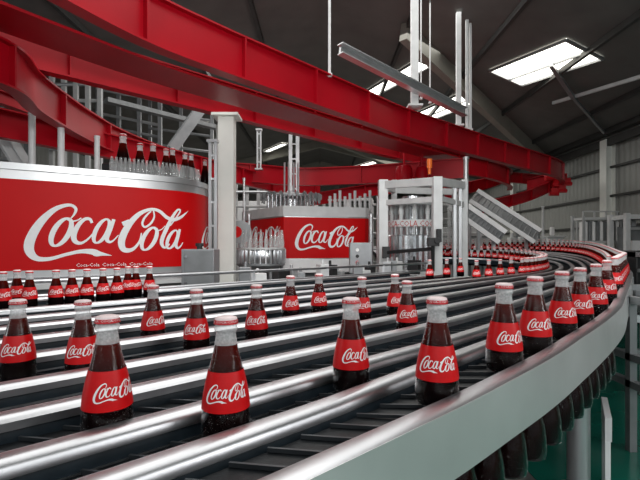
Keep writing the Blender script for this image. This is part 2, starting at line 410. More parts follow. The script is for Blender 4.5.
near = catmull([(-2.9, 2.2, 3.4), (-2.35, 3.6, 3.4), (-1.85, 4.65, 3.4), (-1.30, 5.37, 3.4), (-.75, 6.0, 3.4), (0, 6.85, 3.4), (.75, 7.7, 3.4), (1.53, 8.6, 3.4), (2.5, 9.5, 3.4), (3.8, 10.7, 3.4), (5.6, 12.3, 3.4),
                (7.2, 13.7, 3.38), (7.85, 14.6, 3.33), (7.95, 15.5, 3.26), (7.5, 16.3, 3.16)], 6)
far = catmull([(-5.2, 3.6, 3.4), (-4.2, 4.6, 3.4), (-3.3, 5.5, 3.4), (-1.65, 7.2, 3.4), (-.33, 8.6, 3.4), (1.4, 10.4, 3.4), (3.6, 12.6, 3.4), (5.3, 14.0, 3.38), (6.3, 15.0, 3.3), (6.6, 15.7, 3.24)], 6)
track = thing('overhead_track', 'big red curved double beam track sweeping over the conveyors to a loop at right', 'overhead track', (0, 7.5, 3.4))
red_beam(near, .55, '', 1.35, name='front_beam', parent=track)
red_beam(far, .55, '', 1.45, name='rear_beam', parent=track)
Ln = arclens(near); Lf = arclens(far)
# soffit strip carrying the bottles under the big track
MB().sweep([p.lerp(q, .5) for p, q in zip([at_len(near, Ln, .1+i*.33)[0] for i in range(33)], [at_len(far, Lf, 1.2+i*.36)[0] for i in range(33)])], [(-.30, .05), (.30, .05), (.30, .08), (-.30, .08)]).build('track_pan', M['red_beam'], track)
# lower returning loop at the far right
loop = catmull([(7.9, 15.3, 3.0), (7.6, 16.2, 2.92), (6.9, 16.6, 2.82), (6.1, 16.0, 2.72), (5.4, 15.3, 2.62), (4.6, 14.6, 2.5), (3.9, 14.0, 2.4)], 6)
loop = [P(562, 185, 15.4)] + [P(x, y, d) for x, y, d in ((552, 190, 15.0), (540, 196, 14.6), (525, 202, 14.2), (508, 207, 13.8), (492, 211, 13.4), (478, 214, 13.0))]
red_beam(catmull(loop, 6), .34, 'lower bright red curved beam looping back under the right end of the track', 1.0)
loop2 = [P(x, y, d) for x, y, d in ((548, 186, 16.5), (528, 184, 16.4), (505, 183, 16.0), (485, 189, 15.0), (465, 194, 14.0), (445, 199, 13.4))]
red_beam(catmull(loop2, 6), .36, 'middle red curved beam seen under the right end of the main track', 1.1)
loop3 = [P(x, y, d) for x, y, d in ((311, 206, 12.2), (330, 203, 12.4), (352, 199, 12.6), (380, 195, 12.8), (410, 192, 13), (440, 190, 13.2))]
red_beam(catmull(loop3, 6), .34, 'short red curved beam ending above the hexagonal sign machine', 1.6)
# sweeping spiral band on the left
def sp(x, y): return track_pt(x, y, 2.9)
lb = catmull([Vector((-3.7, 3.2, 2.9)), Vector((-3.4, 3.9, 2.9)), sp(10, 90), sp(33, 110), sp(55, 124), sp(86, 141), sp(120, 156), sp(165, 170), sp(203, 179), sp(260, 183), sp(300, 185.5), sp(345, 184.5), sp(380, 183), sp(430, 180), sp(465, 178)], 6)
red_beam(lb, .46, 'red curved beam sweeping down from upper left and away behind the cream column', 1.5)
lb2 = catmull([Vector((-5.4, 4.2, 2.78)), Vector((-4.7, 5.6, 2.78)), Vector((-3.9, 7.0, 2.78)), Vector((-3.0, 8.6, 2.78)), Vector((-2.0, 10.6, 2.78)), Vector((-1.2, 12.4, 2.78)), Vector((0, 13.2, 2.78))], 6)
red_beam(lb2, .40, 'shaded red curved beam running behind the posts on top of the left drum', 1.5)
red_beam(catmull([P(-30, 96, 7.2), P(0, 104, 7.4), P(22, 112, 7.7), P(45, 121, 8.2), P(60, 128, 8.8)], 6), .22, 'short thin red beam at the left edge below the big sweeping beam', 1.2)
# carriage gear at the right end of the track
for i, (x, y) in enumerate(((549, 176), (556, 182), (561, 188), (553, 191), (566, 181))):
    m = MB(); c = P(x, y, 14.9); m.box(c, (.22, .2, .18)).tube(c+Vector((-.15, -.05, -.1)), c+Vector((.15, -.05, -.1)), .07, 10).bar(c, c+Vector((0, 0, .25)), .05, .05)
    tag(m.build('track_trolley', M['cap_red']), 'small dark red trolley block clustered at the right end of the track', 'trolley', 'trolleys at the right end of the red track')

# hangers, posts and struts
def post(name, x, y0, y1, d, w_, m, label, cat='post', top=None, n=4, group=None, ground=False, tubey=True):
    a = P(x, y0, d); b = P(x, y1, d)
    if ground: a.z = 0
    mb = MB()
    wd = w_*d/F
    if tubey: mb.tube(a, b, wd/2, 12); mb.tube(a, a+Vector((0, 0, .04)), wd*.8, 12); mb.tube(b-Vector((0, 0, .05)), b, wd*.65, 12)
    else: mb.box((a+b)/2, (wd, wd, (b-a).length)); mb.box(a+Vector((0, 0, .015)), (wd*1.4, wd*1.4, .03))
    return tag(mb.build(name, m, smooth=40), label, cat, group)
def hang(x, yb, d, wpx, label, m=None):
    b = P(x, yb, d); t = Vector((b.x, b.y, roofz(b.x)-.05)); wd = wpx*d/F
    mb = MB().bar(b, t, wd, wd*.8); mb.box(b+Vector((0, 0, .03)), (wd*2, wd*2, .04))
    return tag(mb.build('hanger_rod', m or M['lightgrey']), label, 'hanger rod')
hang(329.5, 77, 6.97, 2.6, 'thin grey hanger rod holding the middle of the big red beam')
hang(414.5, 108, 8.82, 7, 'thick pale hanger post behind the sloping steel channel', M['lightgrey'])
hang(421, 100, 9.6, 1.2, 'hair-thin hanger rod right of the thick pale hanger post')
hang(430, 104, 9.8, 1.2, 'hair-thin hanger rod above the glazed roof strip')
hang(458.5, 127, 10.2, 4.5, 'pale hanger post at the right end of the steel channel', M['lightgrey'])
hang(467, 130, 10.4, 2.6, 'left one of two slim grey hanger posts over the red beam')
hang(470.5, 131, 10.5, 2.0, 'right one of two slim grey hanger posts over the red beam')
a = P(340, 50, 7.6); b = P(464, 113, 9.6)
mb = MB().bar(a, b, .05, .16).bar(a+Vector((0, -.06, .08)), b+Vector((0, -.06, .08)), .14, .02).bar(a+Vector((0, -.06, -.08)), b+Vector((0, -.06, -.08)), .14, .02)
tag(mb.build('steel_channel', M['satin']), 'long silver steel channel sloping down above the big red beam', 'steel channel')

# cream column left of centre with its base plate
t = thing('cream_column', 'tall cream steel column standing between the two red sign machines', 'column', (XY(226.5, 7.25)[0], 7.25, 0))
cx = XY(227, 7.25)[0]
MB().box((cx+.0, 7.25, 1.68), (.255, .22, 3.36)).build('shaft', M['cream'], t, bevel=.01)
MB().box((cx-.155, 7.3, 1.9), (.05, .1, 2.7)).build('dark_side_strip', M['cream_dark'], t)  # narrow strip in darker cream down the left side of the shaft
MB().box((cx, 7.25, .02), (.5, .45, .04)).build('base_plate', M['cream'], t)
MB().box((cx, 7.25, 3.38), (.42, .4, .04)).build('head_plate', M['cream'], t)

def lattice_post(x, d, wpx, y1, label, y0=None):
    b = P(x, y1, d); wd = wpx*d/F; z0 = 0 if y0 is None else P(x, y0, d).z
    mb = MB()
    for sx in (-1, 1): mb.box((b.x+sx*wd*.32, d, (b.z+z0)/2), (wd*.3, wd*.3, b.z-z0))
    z = z0+.2
    while z < b.z: mb.box((b.x, d, z), (wd*.6, wd*.12, .03)); z += .35
    mb.box((b.x, d, z0+.02), (wd*1.5, wd*1.2, .04)); mb.box((b.x, d, b.z-.02), (wd*1.2, wd, .04))
    return tag(mb.build('lattice_post', M['satin']), label, 'post')
lattice_post(259, 11.2, 5, 129, 'slim silver twin post right of the cream column', 170)
lattice_post(294, 10.6, 11, 128, 'broad silver ribbed post rising behind the hexagonal sign machine')
bpy.data.objects  # (keep)

# ------------------------------------------------------------------ conveyor geometry
TN = Vector((math.sin(math.radians(-43.5)), math.cos(math.radians(43.5)), 0)); TN = Vector((-.688, .725, 0)); TT = Vector((.725, .688, 0))
def SP(s, tau): return TN*s+TT*tau
B_ = [SP(.575, -1.2), SP(.575, 0), SP(.575, .9), SP(.575, 1.55), Vector((1.33, 2.16, 0)), Vector((1.78, 2.76, 0)), Vector((2.50, 3.75, 0)), Vector((3.38, 5, 0)), Vector((4.3, 6.5, 0)), Vector((5.1, 8, 0)), Vector((5.72, 9.5, 0)), Vector((5.85, 10.7, 0)), Vector((5.5, 11.6, 0)), Vector((4.8, 12.3, 0)), Vector((3.6, 12.75, 0)), Vector((1.5, 12.9, 0))]
I_ = [SP(2.5, -2.2), SP(2.5, 0), SP(2.5, 1.3), SP(2.5, 2.2), SP(2.5, 3.0), SP(2.5, 3.8), SP(2.5, 4.8), SP(2.5, 5.7), Vector((3.02, 6.30, 0)), Vector((3.52, 6.95, 0)), Vector((3.82, 7.7, 0)), Vector((3.78, 8.4, 0)), Vector((3.5, 8.95, 0)), Vector((3.0, 9.25, 0)), Vector((2.3, 9.4, 0)), Vector((1.2, 9.45, 0))]
Bp = catmull(B_, 8); Ip = catmull(I_, 8)
def smooth(a, b, x): x = max(0, min(1, (x-a)/(b-a))); return x*x*(3-2*x)
def interp(x, xs, ys):
    if x <= xs[0]: return ys[0]
    for i in range(len(xs)-1):
        if x <= xs[i+1]: return ys[i]+(ys[i+1]-ys[i])*(x-xs[i])/(xs[i+1]-xs[i])
    return ys[-1]
def rise(y): return .24*smooth(5.8, 12.0, y)
def lift(s, y): return (1-smooth(.62, 1.0, s))*interp(y, [1.0, 1.3, 1.5, 1.8, 2.4, 4], [-.012, .006, .016, .020, .030, .040])
def belt_z(s, y): return CAMZ+lift(s, y)+interp(s, [.6, .8, 1.04, 1.3], [-.36, -.39, -.395, -.415])+rise(y)*(1+.25*smooth(1.5, 2.6, s))
def rail_z(s, y): return CAMZ+lift(s, y)+interp(s, [.50, .56, .8, .95, 2.5, 3.3], [-.318, -.335, -.340, -.355, -.362, -.375])+rise(y)*(1+.25*smooth(1.5, 2.6, s))
STR = 2.8
def lane(s, zf, dz=0):
    f = (s-.575)/(2.5-.575)
    if s <= STR: pts = [a.lerp(b, f) if f <= 1 else a+(b-a)*f for a, b in zip(Bp, Ip)]
    else: pts = [SP(s, tt) for tt in [(-2.6+i*.25) for i in range(33)]]
    return [Vector((p.x, p.y, zf(s, p.y)+dz)) for p in pts]
# supporting table under all lanes
tb = MB()
A = lane(.60, belt_z, -.08); Bq = lane(2.72, belt_z, -.08)
n = len(A); vs = A+Bq+[p-Vector((0, 0, .03)) for p in A]+[p-Vector((0, 0, .03)) for p in Bq]
tb.add(vs, [(i, i+1, n+i+1, n+i) for i in range(n-1)]+[(2*n+i, 3*n+i, 3*n+i+1, 2*n+i+1) for i in range(n-1)])
A = lane(2.82, belt_z, -.08); Bq = lane(3.9, belt_z, -.08)
n = len(A); vs = A+Bq+[p-Vector((0, 0, .03)) for p in A]+[p-Vector((0, 0, .03)) for p in Bq]
tb.add(vs, [(i, i+1, n+i+1, n+i) for i in range(n-1)]+[(2*n+i, 3*n+i, 3*n+i+1, 2*n+i+1) for i in range(n-1)])
table = thing('conveyor_bed', 'long black bed carrying the curving bottle conveyors across the hall', 'conveyor bed', (0, 0, 0))
tb.build('bed_plate', M['black'], table)
for (s, tau) in ((1.3, .6), (1.3, 1.9), (1.9, .5), (1.9, 2.8), (3.4, .2), (3.4, 2.2), (3.4, 4.2), (2.6, 4.6)):
    p = SP(s, tau); MB().tube((p.x, p.y, 0), (p.x, p.y, CAMZ-.5), .035, 10).build('leg', M['satin'], table)
for x, y in ((2.6, 5.0), (4.2, 7.8), (5.3, 9.8), (4.4, 12.2), (3.2, 7.6), (2.4, 10.8)):
    MB().tube((x, y, 0), (x, y, CAMZ-.44+rise(y)), .04, 10).build('leg', M['satin'], table)

BELTS = [(.52, .725), (.725, .92), (.92, 1.16), (1.16, 1.42), (1.42, 1.77), (1.77, 2.12), (2.12, 2.46), (2.46, 2.78), (2.86, 3.22), (3.22, 3.82)]
belt_names = ['outermost', 'second', 'third', 'fourth', 'fifth', 'sixth', 'seventh', 'eighth', 'ninth', 'tenth']
for (s0, s1), nm in zip(BELTS, belt_names):
    sc_ = (s0+s1)/2; a = lane(s0+.02, belt_z); b = lane(s1-.043, belt_z)
    for p, q in zip(a, b): zz = belt_z(sc_, (p.y+q.y)/2); p.z = zz; q.z = zz
    n = len(a); D = Vector((0, 0, .012)); E = Vector((0, 0, .075))
    t = thing('conveyor_belt', nm+' black modular conveyor belt counted from the polished outer side', 'conveyor belt', (a[10]+b[10])/2, 'black conveyor belts')
    mb = MB(); vs = [p-D for p in a]+[p-D for p in b]+[p-E for p in a]+[p-E for p in b]
    mb.add(vs, [(i, i+1, n+i+1, n+i) for i in range(n-1)]+[(2*n+i, 3*n+i, 3*n+i+1, 2*n+i+1) for i in range(n-1)]
           + [(i, 2*n+i, 2*n+i+1, i+1) for i in range(n-1)]+[(n+i, n+i+1, 3*n+i+1, 3*n+i) for i in range(n-1)])
    mb.build('belt', M['belt'], t)
    La = arclens(a); cl = MB(); s = .1
    r_ = Vector((0, 0, 0))
    Lb = arclens(b)
    step = .085
    while s < La[-1]-.05:
        p, _ = at_len(a, La, s); q, _ = at_len(b, Lb, s*Lb[-1]/La[-1])
        cl.bar(p-Vector((0, 0, .007)), q-Vector((0, 0, .007)), .006, .008); s += step
    cl.build('cleats', M['fin'], t)

RP = [(-.021, -.055), (-.021, -.012), (-.018, -.003), (-.010, 0), (.010, 0), (.018, -.003), (.024, -.012), (.030, -.022), (.030, -.055)]
RAILS = [(.725, 1.0), (.92, 1.05), (1.16, 1.1), (1.42, 1.15), (1.77, 1.2), (2.12, 1.2), (2.46, 1.2), (2.79, 1.1), (3.22, 1.0), (3.84, 1.0)]
for (s, k_), nm in zip(RAILS, ['first', 'second', 'third', 'fourth', 'fifth', 'sixth', 'seventh', 'eighth', 'ninth', 'tenth']):
    pth = lane(s, rail_z)
    t = thing('guide_rail', nm+' silver lane divider rail inward from the polished outer skirt', 'guide rail', pth[12], 'silver lane dividers between the conveyors')
    MB().sweep(pth, [(a*k_, b*.55) for a, b in RP]).build('rail_cap', M['rail_steel'], t, smooth=50)
    wv = MB().sweep(pth, [(-.016, -.03), (.022, -.03), (.030, -.05), (.026, -.085), (.034, -.09), (.034, -.105), (-.016, -.105)])
    wv.build('side_channel', M['darksteel'], t, smooth=35)
    # small thin wire strip
    MB().sweep([p for p in pth], [(.0305, -.056), (.0345, -.056), (.0345, -.061), (.0305, -.061)]).build('wear_strip', M['rail_steel'], t)
# outer skirt
pth = lane(.50, rail_z)
t = thing('side_skirt', 'broad polished steel side skirt curving along the outer bottles', 'conveyor skirt', pth[12])
MB().sweep(pth, [(-.030, -.006), (-.022, 0), (.014, 0), (.022, -.004), (.022, -.02), (-.030, -.02)]).build('top_lip', M['rail_steel'], t, smooth=50)
MB().sweep(pth, [(.016, -.004), (.023, -.004), (.030, -.14), (.022, -.142)]).build('skirt_panel', M['skirt'], t, smooth=30)
MB().sweep(pth, [(-.012, -.02), (0, -.02), (0, -.05), (-.012, -.05)]).build('inner_wall', M['darksteel'], t)
for s_ in (4.4, 6.4):
    p, d = at_len(pth, arclens(pth), s_); r = Vector((d.y, -d.x, 0)).normalized()
    MB().bar(p+r*.0275+Vector((0, 0, -.02)), p+r*.0335+Vector((0, 0, -.14)), .004, .004).build('panel_seam', M['greysteel'], t)

# ------------------------------------------------------------------ bottles
H = .25
PROF = [(.165, 0), (.188, .012), (.199, .05), (.204, .12), (.200, .20), (.196, .27), (.187, .35), (.171, .44), (.148, .54), (.125, .63), (.106, .71), (.094, .77), (.086, .82), (.081, .86), (.081, .872), (.092, .882), (.096, .90), (.093, .922), (.082, .932), (.080, .955)]
def rad(z):
    z /= H
    return H*interp(z, [p[1] for p in PROF], [p[0] for p in PROF])
def dense(z0, z1, n): return [(rad(z0+(z1-z0)*i/n), z0+(z1-z0)*i/n) for i in range(n+1)]
LV = .775*H
def make_bottle(detail=True, grp=None, name='cola_bottle'):
    t = thing(name, 'x', 'bottle', (0, 0, 0))
    n = 40 if detail else 14
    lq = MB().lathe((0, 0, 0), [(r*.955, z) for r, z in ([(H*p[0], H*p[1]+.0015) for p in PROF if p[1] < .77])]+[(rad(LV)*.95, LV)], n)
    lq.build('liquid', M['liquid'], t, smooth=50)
    if detail:
        g = MB(); low = [(H*a, H*b) for a, b in PROF if b <= .78]; up = [(H*a, H*b) for a, b in PROF if b >= .77]
        g.lathe((0, 0, 0), low, n, 0, cap=False); g.lathe((0, 0, 0), up, n, 1, cap=False)
        g.build('glass_body', [M['glass'], M['neck']], t, smooth=60)
    else:
        up = [(H*a, H*b) for a, b in PROF if b >= .76]
        MB().lathe((0, 0, 0), up, n, 0).build('neck', M['neck'], t, smooth=60)
    z0, z1 = .255*H, .565*H
    lp = [(r+.0008, z) for r, z in dense(z0, z1, 8 if detail else 3)]
    lab = MB().lathe((0, 0, 0), lp, n, 0, cap=False).build('label', M['red_label'], t, smooth=60)
    def mp(u, v, k):
        zc = .405*H; z = zc+v*.108+(u-.5)*.004; r = rad(z)+.0014
        a = (u-.5)*math.radians(118)
        return Vector((r*math.sin(a), -r*math.cos(a), z))
    if detail:
        logo_mesh(mp, 3).build('lettering', M['white_ink'], lab)
    else:
        logo_mesh(mp, 1).build('lettering', M['white_ink'], lab)
    nf = 42 if detail else 14
    cp = MB().lathe((0, 0, 0), [(.099*H, .940*H), (.098*H, .952*H), (.094*H, .975*H)], nf, 0, flute=.03 if detail else 0, cap=False)
    cp.lathe((0, 0, 0), [(.094*H, .975*H), (.088*H, .992*H), (.06*H, 1.0*H), (.001, 1.001*H)], nf, 1, cap=False)
    cap = cp.build('crown_cap', [M['cap_red'], M['cap_white']], t, smooth=60)
    if detail:
        tv, tf = text_block('COCA-COLA  COCA-COLA  COCA-COLA', .0072)
        R = .0985*H+.0004; wd = max(v.x for v in tv)-min(v.x for v in tv); mb = MB(); pts = []
        for v in tv:
            a = v.x/wd*2*PI*.97; z = .9545*H+v.y*.85; pts.append(Vector((R*math.sin(a), -R*math.cos(a), z)))
        mb.add(pts, tf).build('cap_lettering', M['white_ink'], cap)
    return t
protoD = make_bottle(True); protoF = make_bottle(False)
used = {'D': False, 'F': False}
def put(kind, p, rot=0, label=None, group=None, scale=1.0, cat='bottle'):
    src = protoD if kind == 'D' else protoF
    if used[kind]: o = copy_tree(src)
    else: o = src; used[kind] = True
    o.location = p; o.rotation_euler = (0, 0, -math.atan2(p.x, p.y)+math.radians(rot)); o.scale = (scale,)*3
    o['label'] = label; o['category'] = cat
    if group: o['group'] = group
    elif 'group' in o: del o['group']
    return o
G1 = 'cola bottles spread over the conveyor lanes'
def on_lane(xi, s):
    d = s/(.725-.688*(xi-320)/F); p = Vector(((xi-320)/F*d, d, 0)); p.z = belt_z(s, d); return p
NEAR = [
 (437, .575, 4, 'large red-labelled cola bottle nearest the polished skirt, right of centre'),
 (226, .815, 4, 'large cola bottle in the front centre, cut off lowest, red label facing us'),
 (107.5, .985, 24, 'large cola bottle at front left, its script label turned right'),
 (351, .832, 28, 'cola bottle on the second lane between the front centre and skirt bottles'),
 (83, 1.50, -4, 'cola bottle half hidden behind the large front left bottle'),
 (18, 1.66, -6, 'cola bottle standing at the left edge of the lanes'),
 (196.5, 1.58, -6, 'cola bottle just up and left of the front centre bottle'),
 (153, 1.88, 26, 'cola bottle below the grey cabinet, left of the cream column'),
 (256.5, 1.59, 0, 'cola bottle right below the steel filler carousel'),
 (290.5, 1.93, 24, 'left one of two small bottles below the hexagonal sign machine'),
 (319, 1.95, 22, 'right one of two small bottles below the hexagonal sign machine'),
 (362, 1.60, 18, 'small cola bottle peeking from behind the second lane bottle'),
 (407, 1.23, 16, 'cola bottle left of the skirt bottle, under the small leaning pair'),
 (395, 1.62, 30, 'pale-necked cola bottle just behind the middle lane bottle'),
]
for x, s, r, lb_ in NEAR: put('D', on_lane(x, s), r, lb_, G1)
# outermost lane, from the front towards the bend
Lb_ = arclens(Bp)
def outer_at_x(xi, lo=.0, hi=9.0):
    best = None
    for i in range(len(Bp)-1):
        xa = 320+F*Bp[i].x/max(.05, Bp[i].y); xb = 320+F*Bp[i+1].x/max(.05, Bp[i+1].y)
        if Bp[i].y > .3 and xa <= xi <= xb:
            p = Bp[i].lerp(Bp[i+1], (xi-xa)/(xb-xa)); return Vector((p.x, p.y, belt_z(.575, p.y)))
OUT = [(504, 34, 'first cola bottle along the skirt beyond the large right one'), (535, 30, 'second cola bottle along the skirt beyond the large right one'),
       (562, 26, 'third cola bottle along the skirt, between two taller ones'), (580, 24, 'fourth cola bottle along the skirt, where it starts bending'),
       (596, 22, 'fifth cola bottle along the bending skirt, small red label'), (607, 20, 'sixth cola bottle along the bending skirt'),
       (615, 18, 'seventh cola bottle along the bending skirt')]
last = None
for x, r, lb_ in OUT:
    p = outer_at_x(x); last = p; put('D', p, r, lb_, 'cola bottles in single file along the polished skirt')
def nearest_len(path, L, q):
    return min(range(len(path)), key=lambda i: (path[i].xy-q.xy).length)
GF = 'dense far bottles around the outer bend'
L0 = L_ = Lb_[nearest_len(Bp, Lb_, last)]
s = L0+.30; n_far = 0
while s < Lb_[-1]-1.3:
    p, d = at_len(Bp, Lb_, s); q = Vector((p.x, p.y, belt_z(.575, p.y))); put('D' if p.y < 4.6 else 'F', q, 10, 'small cola bottle packed in the dense red line round the far outer bend', GF); n_far += 1
    s += .22 if p.y < 5 else .145
r2 = lane(.82, belt_z)
L2 = arclens(r2); s = L0+3.2
while s < L2[-1]-1.3:
    p, d = at_len(r2, L2, s); r = Vector((d.y, -d.x, 0)).normalized(); q = p-r*.0
    q.z = belt_z(.82, q.y); put('F', q, 10, 'small cola bottle packed in the dense red line round the far outer bend', GF); n_far += 1
    s += .15
# inner ring
GR = 'bottles packed on the inner returning ring'
ring = lane(2.56, belt_z); Lr = arclens(ring)
i0 = min(range(len(ring)), key=lambda i: abs(320+F*ring[i].x/max(.1, ring[i].y)-477)+(0 if ring[i].y < 6 else 999))
s = Lr[i0]; k_ = 0; n_ring = 0
while s < Lr[-1]-.5:
    p, d = at_len(ring, Lr, s); q = Vector((p.x, p.y, belt_z(2.62, p.y)))
    put('F', q, 8, ('small cola bottle packed at the bend of the inner ring past the steel cage' if k_ > 5 else ('first', 'second', 'third', 'fourth', 'fifth', 'sixth')[k_]+' bottle from the left in the loose front of the inner ring'), GR); n_ring += 1
    s += .30 if k_ < 4 else (.16 if k_ < 8 else .125); k_ += 1
ring2 = lane(2.685, belt_z); Lr2 = arclens(ring2); s = Lr2[i0]+1.4
while s < Lr2[-1]-.5:
    p, d = at_len(ring2, Lr2, s); q = Vector((p.x, p.y, belt_z(2.62, p.y)))
    put('F', q, 8, 'small cola bottle standing in the inner ring of bottles past the steel cage', GR); n_ring += 1
    s += .13
print('FAR', n_far, 'RING', n_ring)
for x, s, lb_ in ((429.7, 3.02, 'left one of three small bottles in front of the steel cage'), (446.8, 3.0, 'middle one of three small bottles in front of the steel cage'), (460.5, 3.12, 'right one of three small bottles in front of the steel cage')):
    put('F', on_lane(x, s), 6, lb_, 'three small bottles before the steel cage')
# row in front of the big sign drum
GRW = 'bottles in a row below the big red sign'
for x, s, lb_ in ((3, 3.52, 'cola bottle at the left edge in the row under the big sign'), (17, 3.70, 'partly hidden bottle between the two leftmost of the row under the big sign'), (29.5, 3.52, 'cola bottle third from the left edge in the row under the big sign'),
                  (56, 3.52, 'first of five evenly spaced bottles below the big sign'), (72, 3.52, 'second of five evenly spaced bottles below the big sign'), (87, 3.52, 'third of five evenly spaced bottles below the big sign'),
                  (103, 3.52, 'fourth of five evenly spaced bottles below the big sign'), (117, 3.52, 'last of five evenly spaced bottles below the big sign'),
                  (128, 3.72, 'left one of two dark bottles beside the grey cabinet'), (136, 3.72, 'right one of two dark bottles beside the grey cabinet'), (149.5, 3.60, 'cola bottle alone just left of the grey cabinet')):
    put('F', on_lane(x, s), 4, lb_, GRW)
# dark wet bottles carried below the skirt
cz = CAMZ-.605
car = lane(.527, belt_z); Lc = arclens(car)
dark = thing('return_bottle', 'x', 'bottle')
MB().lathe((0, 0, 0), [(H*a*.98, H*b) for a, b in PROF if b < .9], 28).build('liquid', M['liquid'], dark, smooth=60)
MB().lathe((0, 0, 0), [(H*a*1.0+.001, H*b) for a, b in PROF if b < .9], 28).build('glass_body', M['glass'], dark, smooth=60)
first = True; nb = 0
for k_, sx_ in enumerate([1.98+.128*i for i in range(13)]):
    q, d_ = at_len(car, Lc, sx_); o = dark if first else copy_tree(dark); first = False
    o.location = (q.x, q.y, q.z-.243); o.scale = (.88,)*3
    ORD = ['first', 'second', 'third', 'fourth', 'fifth', 'sixth', 'seventh', 'eighth', 'ninth', 'tenth', 'eleventh', 'twelfth', 'thirteenth']
    tag(o, ORD[k_]+' dark wet bottle bottom hanging below the polished skirt, counted from the front', 'bottle', 'dark bottles carried beneath the skirt')
cp_ = [Vector((p.x, p.y, p.z-.035)) for p in car]
tag(MB().sweep(cp_[4:60], [(-.03, -.02), (.035, -.02), (.035, 0), (-.03, 0)]).build('return_carrier_rail', M['darksteel']), 'dark carrier rail gripping the wet bottles under the skirt', 'carrier rail')

# ------------------------------------------------------------------ left drum machine with the big sign
plan = catmull([(-5.6, 4.0, 0), (-4.5, 4.45, 0), (-3.55, 5.0, 0), (-2.8, 5.5, 0), (-2.17, 5.98, 0), (-1.86, 6.32, 0), (-1.74, 6.8, 0), (-1.86, 7.4, 0), (-2.3, 7.9, 0)], 8)
back = [Vector((-3.6, 8.2, 0)), Vector((-5.6, 8.2, 0))]
def off(path, e):
    o = []
    for i, p in enumerate(path):
        t = (path[min(i+1, len(path)-1)]-path[max(i-1, 0)]).normalized(); o.append(p+Vector((t.y, -t.x, 0))*e)
    return o
t = thing('sign_drum', 'huge rounded steel drum wrapped in a red sign with white script at left', 'machine', (-3.2, 6.2, 0))
MB().prism([(p.x, p.y) for p in plan+back], .80, 2.22).build('drum_body', M['satin'], t, smooth=30)
MB().prism([(p.x, p.y) for p in off(plan, -.12)+back], .0, .80).build('base', M['midgrey'], t)
pan = [Vector((p.x, p.y, 1.0)) for p in plan]
sg = MB().sweep(pan, [(-.01, 0.02), (.012, 0.02), (.012, 1.055), (-.01, 1.055)]).build('sign_panel', M['red_sign'], t, smooth=30)
MB().sweep(pan, [(-.01, 1.16), (.03, 1.16), (.03, 1.235), (-.01, 1.235)]).build('rim', M['satin'], t, smooth=40)
MB().sweep(pan, [(-.01, -.10), (.02, -.10), (.02, -.06), (-.01, -.06)]).build('lower_rim', M['steel'], t, smooth=40)
Lp = arclens(plan)
def arc_at_x(path, L, xi, i0=0):
    for i in range(i0, len(path)-1):
        xa = 320+F*path[i].x/path[i].y; xb = 320+F*path[i+1].x/path[i+1].y
        if min(xa, xb) <= xi <= max(xa, xb): return L[i]+(L[i+1]-L[i])*(xi-xa)/(xb-xa)
    return L[-1]
def sign_logo(path, L, s0, s1, z_mid, vs, parent, e=.018, zt=0.0):
    def mp(u, v, k):
        p, d = at_len(path, L, s0+(s1-s0)*u); r = Vector((d.y, -d.x, 0))
        q = p+r*(e+k*.0004); q.z = z_mid+v*vs+zt*(u-.5); return q
    return logo_mesh(mp, 6).build('lettering', M['white_ink'], parent)
s0 = arc_at_x(plan, Lp, 22); s1 = arc_at_x(plan, Lp, 187)
sign_logo(plan, Lp, s0, s1, 1.475, 1.92, sg, zt=.06)
s0 = arc_at_x(plan, Lp, 198); sign_logo(plan, Lp, s0+.06, s0+1.3, 1.42, 1.0, sg)
# small white letter marks below the sign
vs_, fs_ = text_block('Coca-Cola', .05)
wd = max(v.x for v in vs_)-min(v.x for v in vs_)
for xa_, xb_ in ((76, 99), (102, 126), (129, 152)):
    sa = arc_at_x(plan, Lp, xa_); sb = arc_at_x(plan, Lp, xb_); pts = []
    for v in vs_:
        p, d = at_len(plan, Lp, sa+(sb-sa)*(v.x/wd+.5)); q = p+Vector((d.y, -d.x, 0))*.019; q.z = 1.05+v.y*1.2; pts.append(q)
    MB().add(pts, fs_).build('small_lettering', M['white_ink'], sg)
# front ledge with clutter below the sign
MB().sweep([Vector((p.x, p.y, .86)) for p in plan[8:44]], [(-.01, 0), (.16, 0), (.16, -.05), (-.01, -.05)]).build('ledge', M['lightgrey'], t, smooth=30)

# posts on the drum
for x, y0, y1, d, wpx, lb_ in ((32, 168, 113, 6.2, 6.5, 'left one of three short grey posts on the drum top'), (61, 172, 115, 6.1, 6.2, 'middle one of three short grey posts on the drum top'), (97, 174, 136, 6.2, 5, 'right one of three short grey posts on the drum top')):
    a = P(x, y0, d); a.z = 2.22; b = P(x, y1, d); wd = wpx*d/F
    tag(MB().tube(a, b, wd/2, 14).tube(a, a+Vector((0, 0, .03)), wd*.75, 14).tube(b-Vector((0, 0, .03)), b, wd*.56, 14).build('drum_post', M['lightgrey'], smooth=40), lb_, 'post', 'grey posts on the drum top')
a = P(-14, 106, 6.6); b = P(34, 172, 6.9); b.z = 2.25
mb = MB().bar(a, b, .10, .26).bar(a+Vector((0, -.07, .13)), b+Vector((0, -.07, .13)), .16, .02).bar(a+Vector((0, -.07, -.13)), b+Vector((0, -.07, -.13)), .16, .02)
tag(mb.build('loading_chute', M['lightgrey']), 'grey box chute slanting down onto the drum at the left edge', 'chute')
mb = MB().box((XY(108, 6.9)[0], 6.9, 2.33), (.42, .3, .22)).box((XY(108, 6.9)[0]+.05, 6.9, 2.5), (.22, .2, .12))
tag(mb.build('motor_housing', M['black'], bevel=.03), 'black motor housing on the drum top behind the first tall bottle', 'motor')
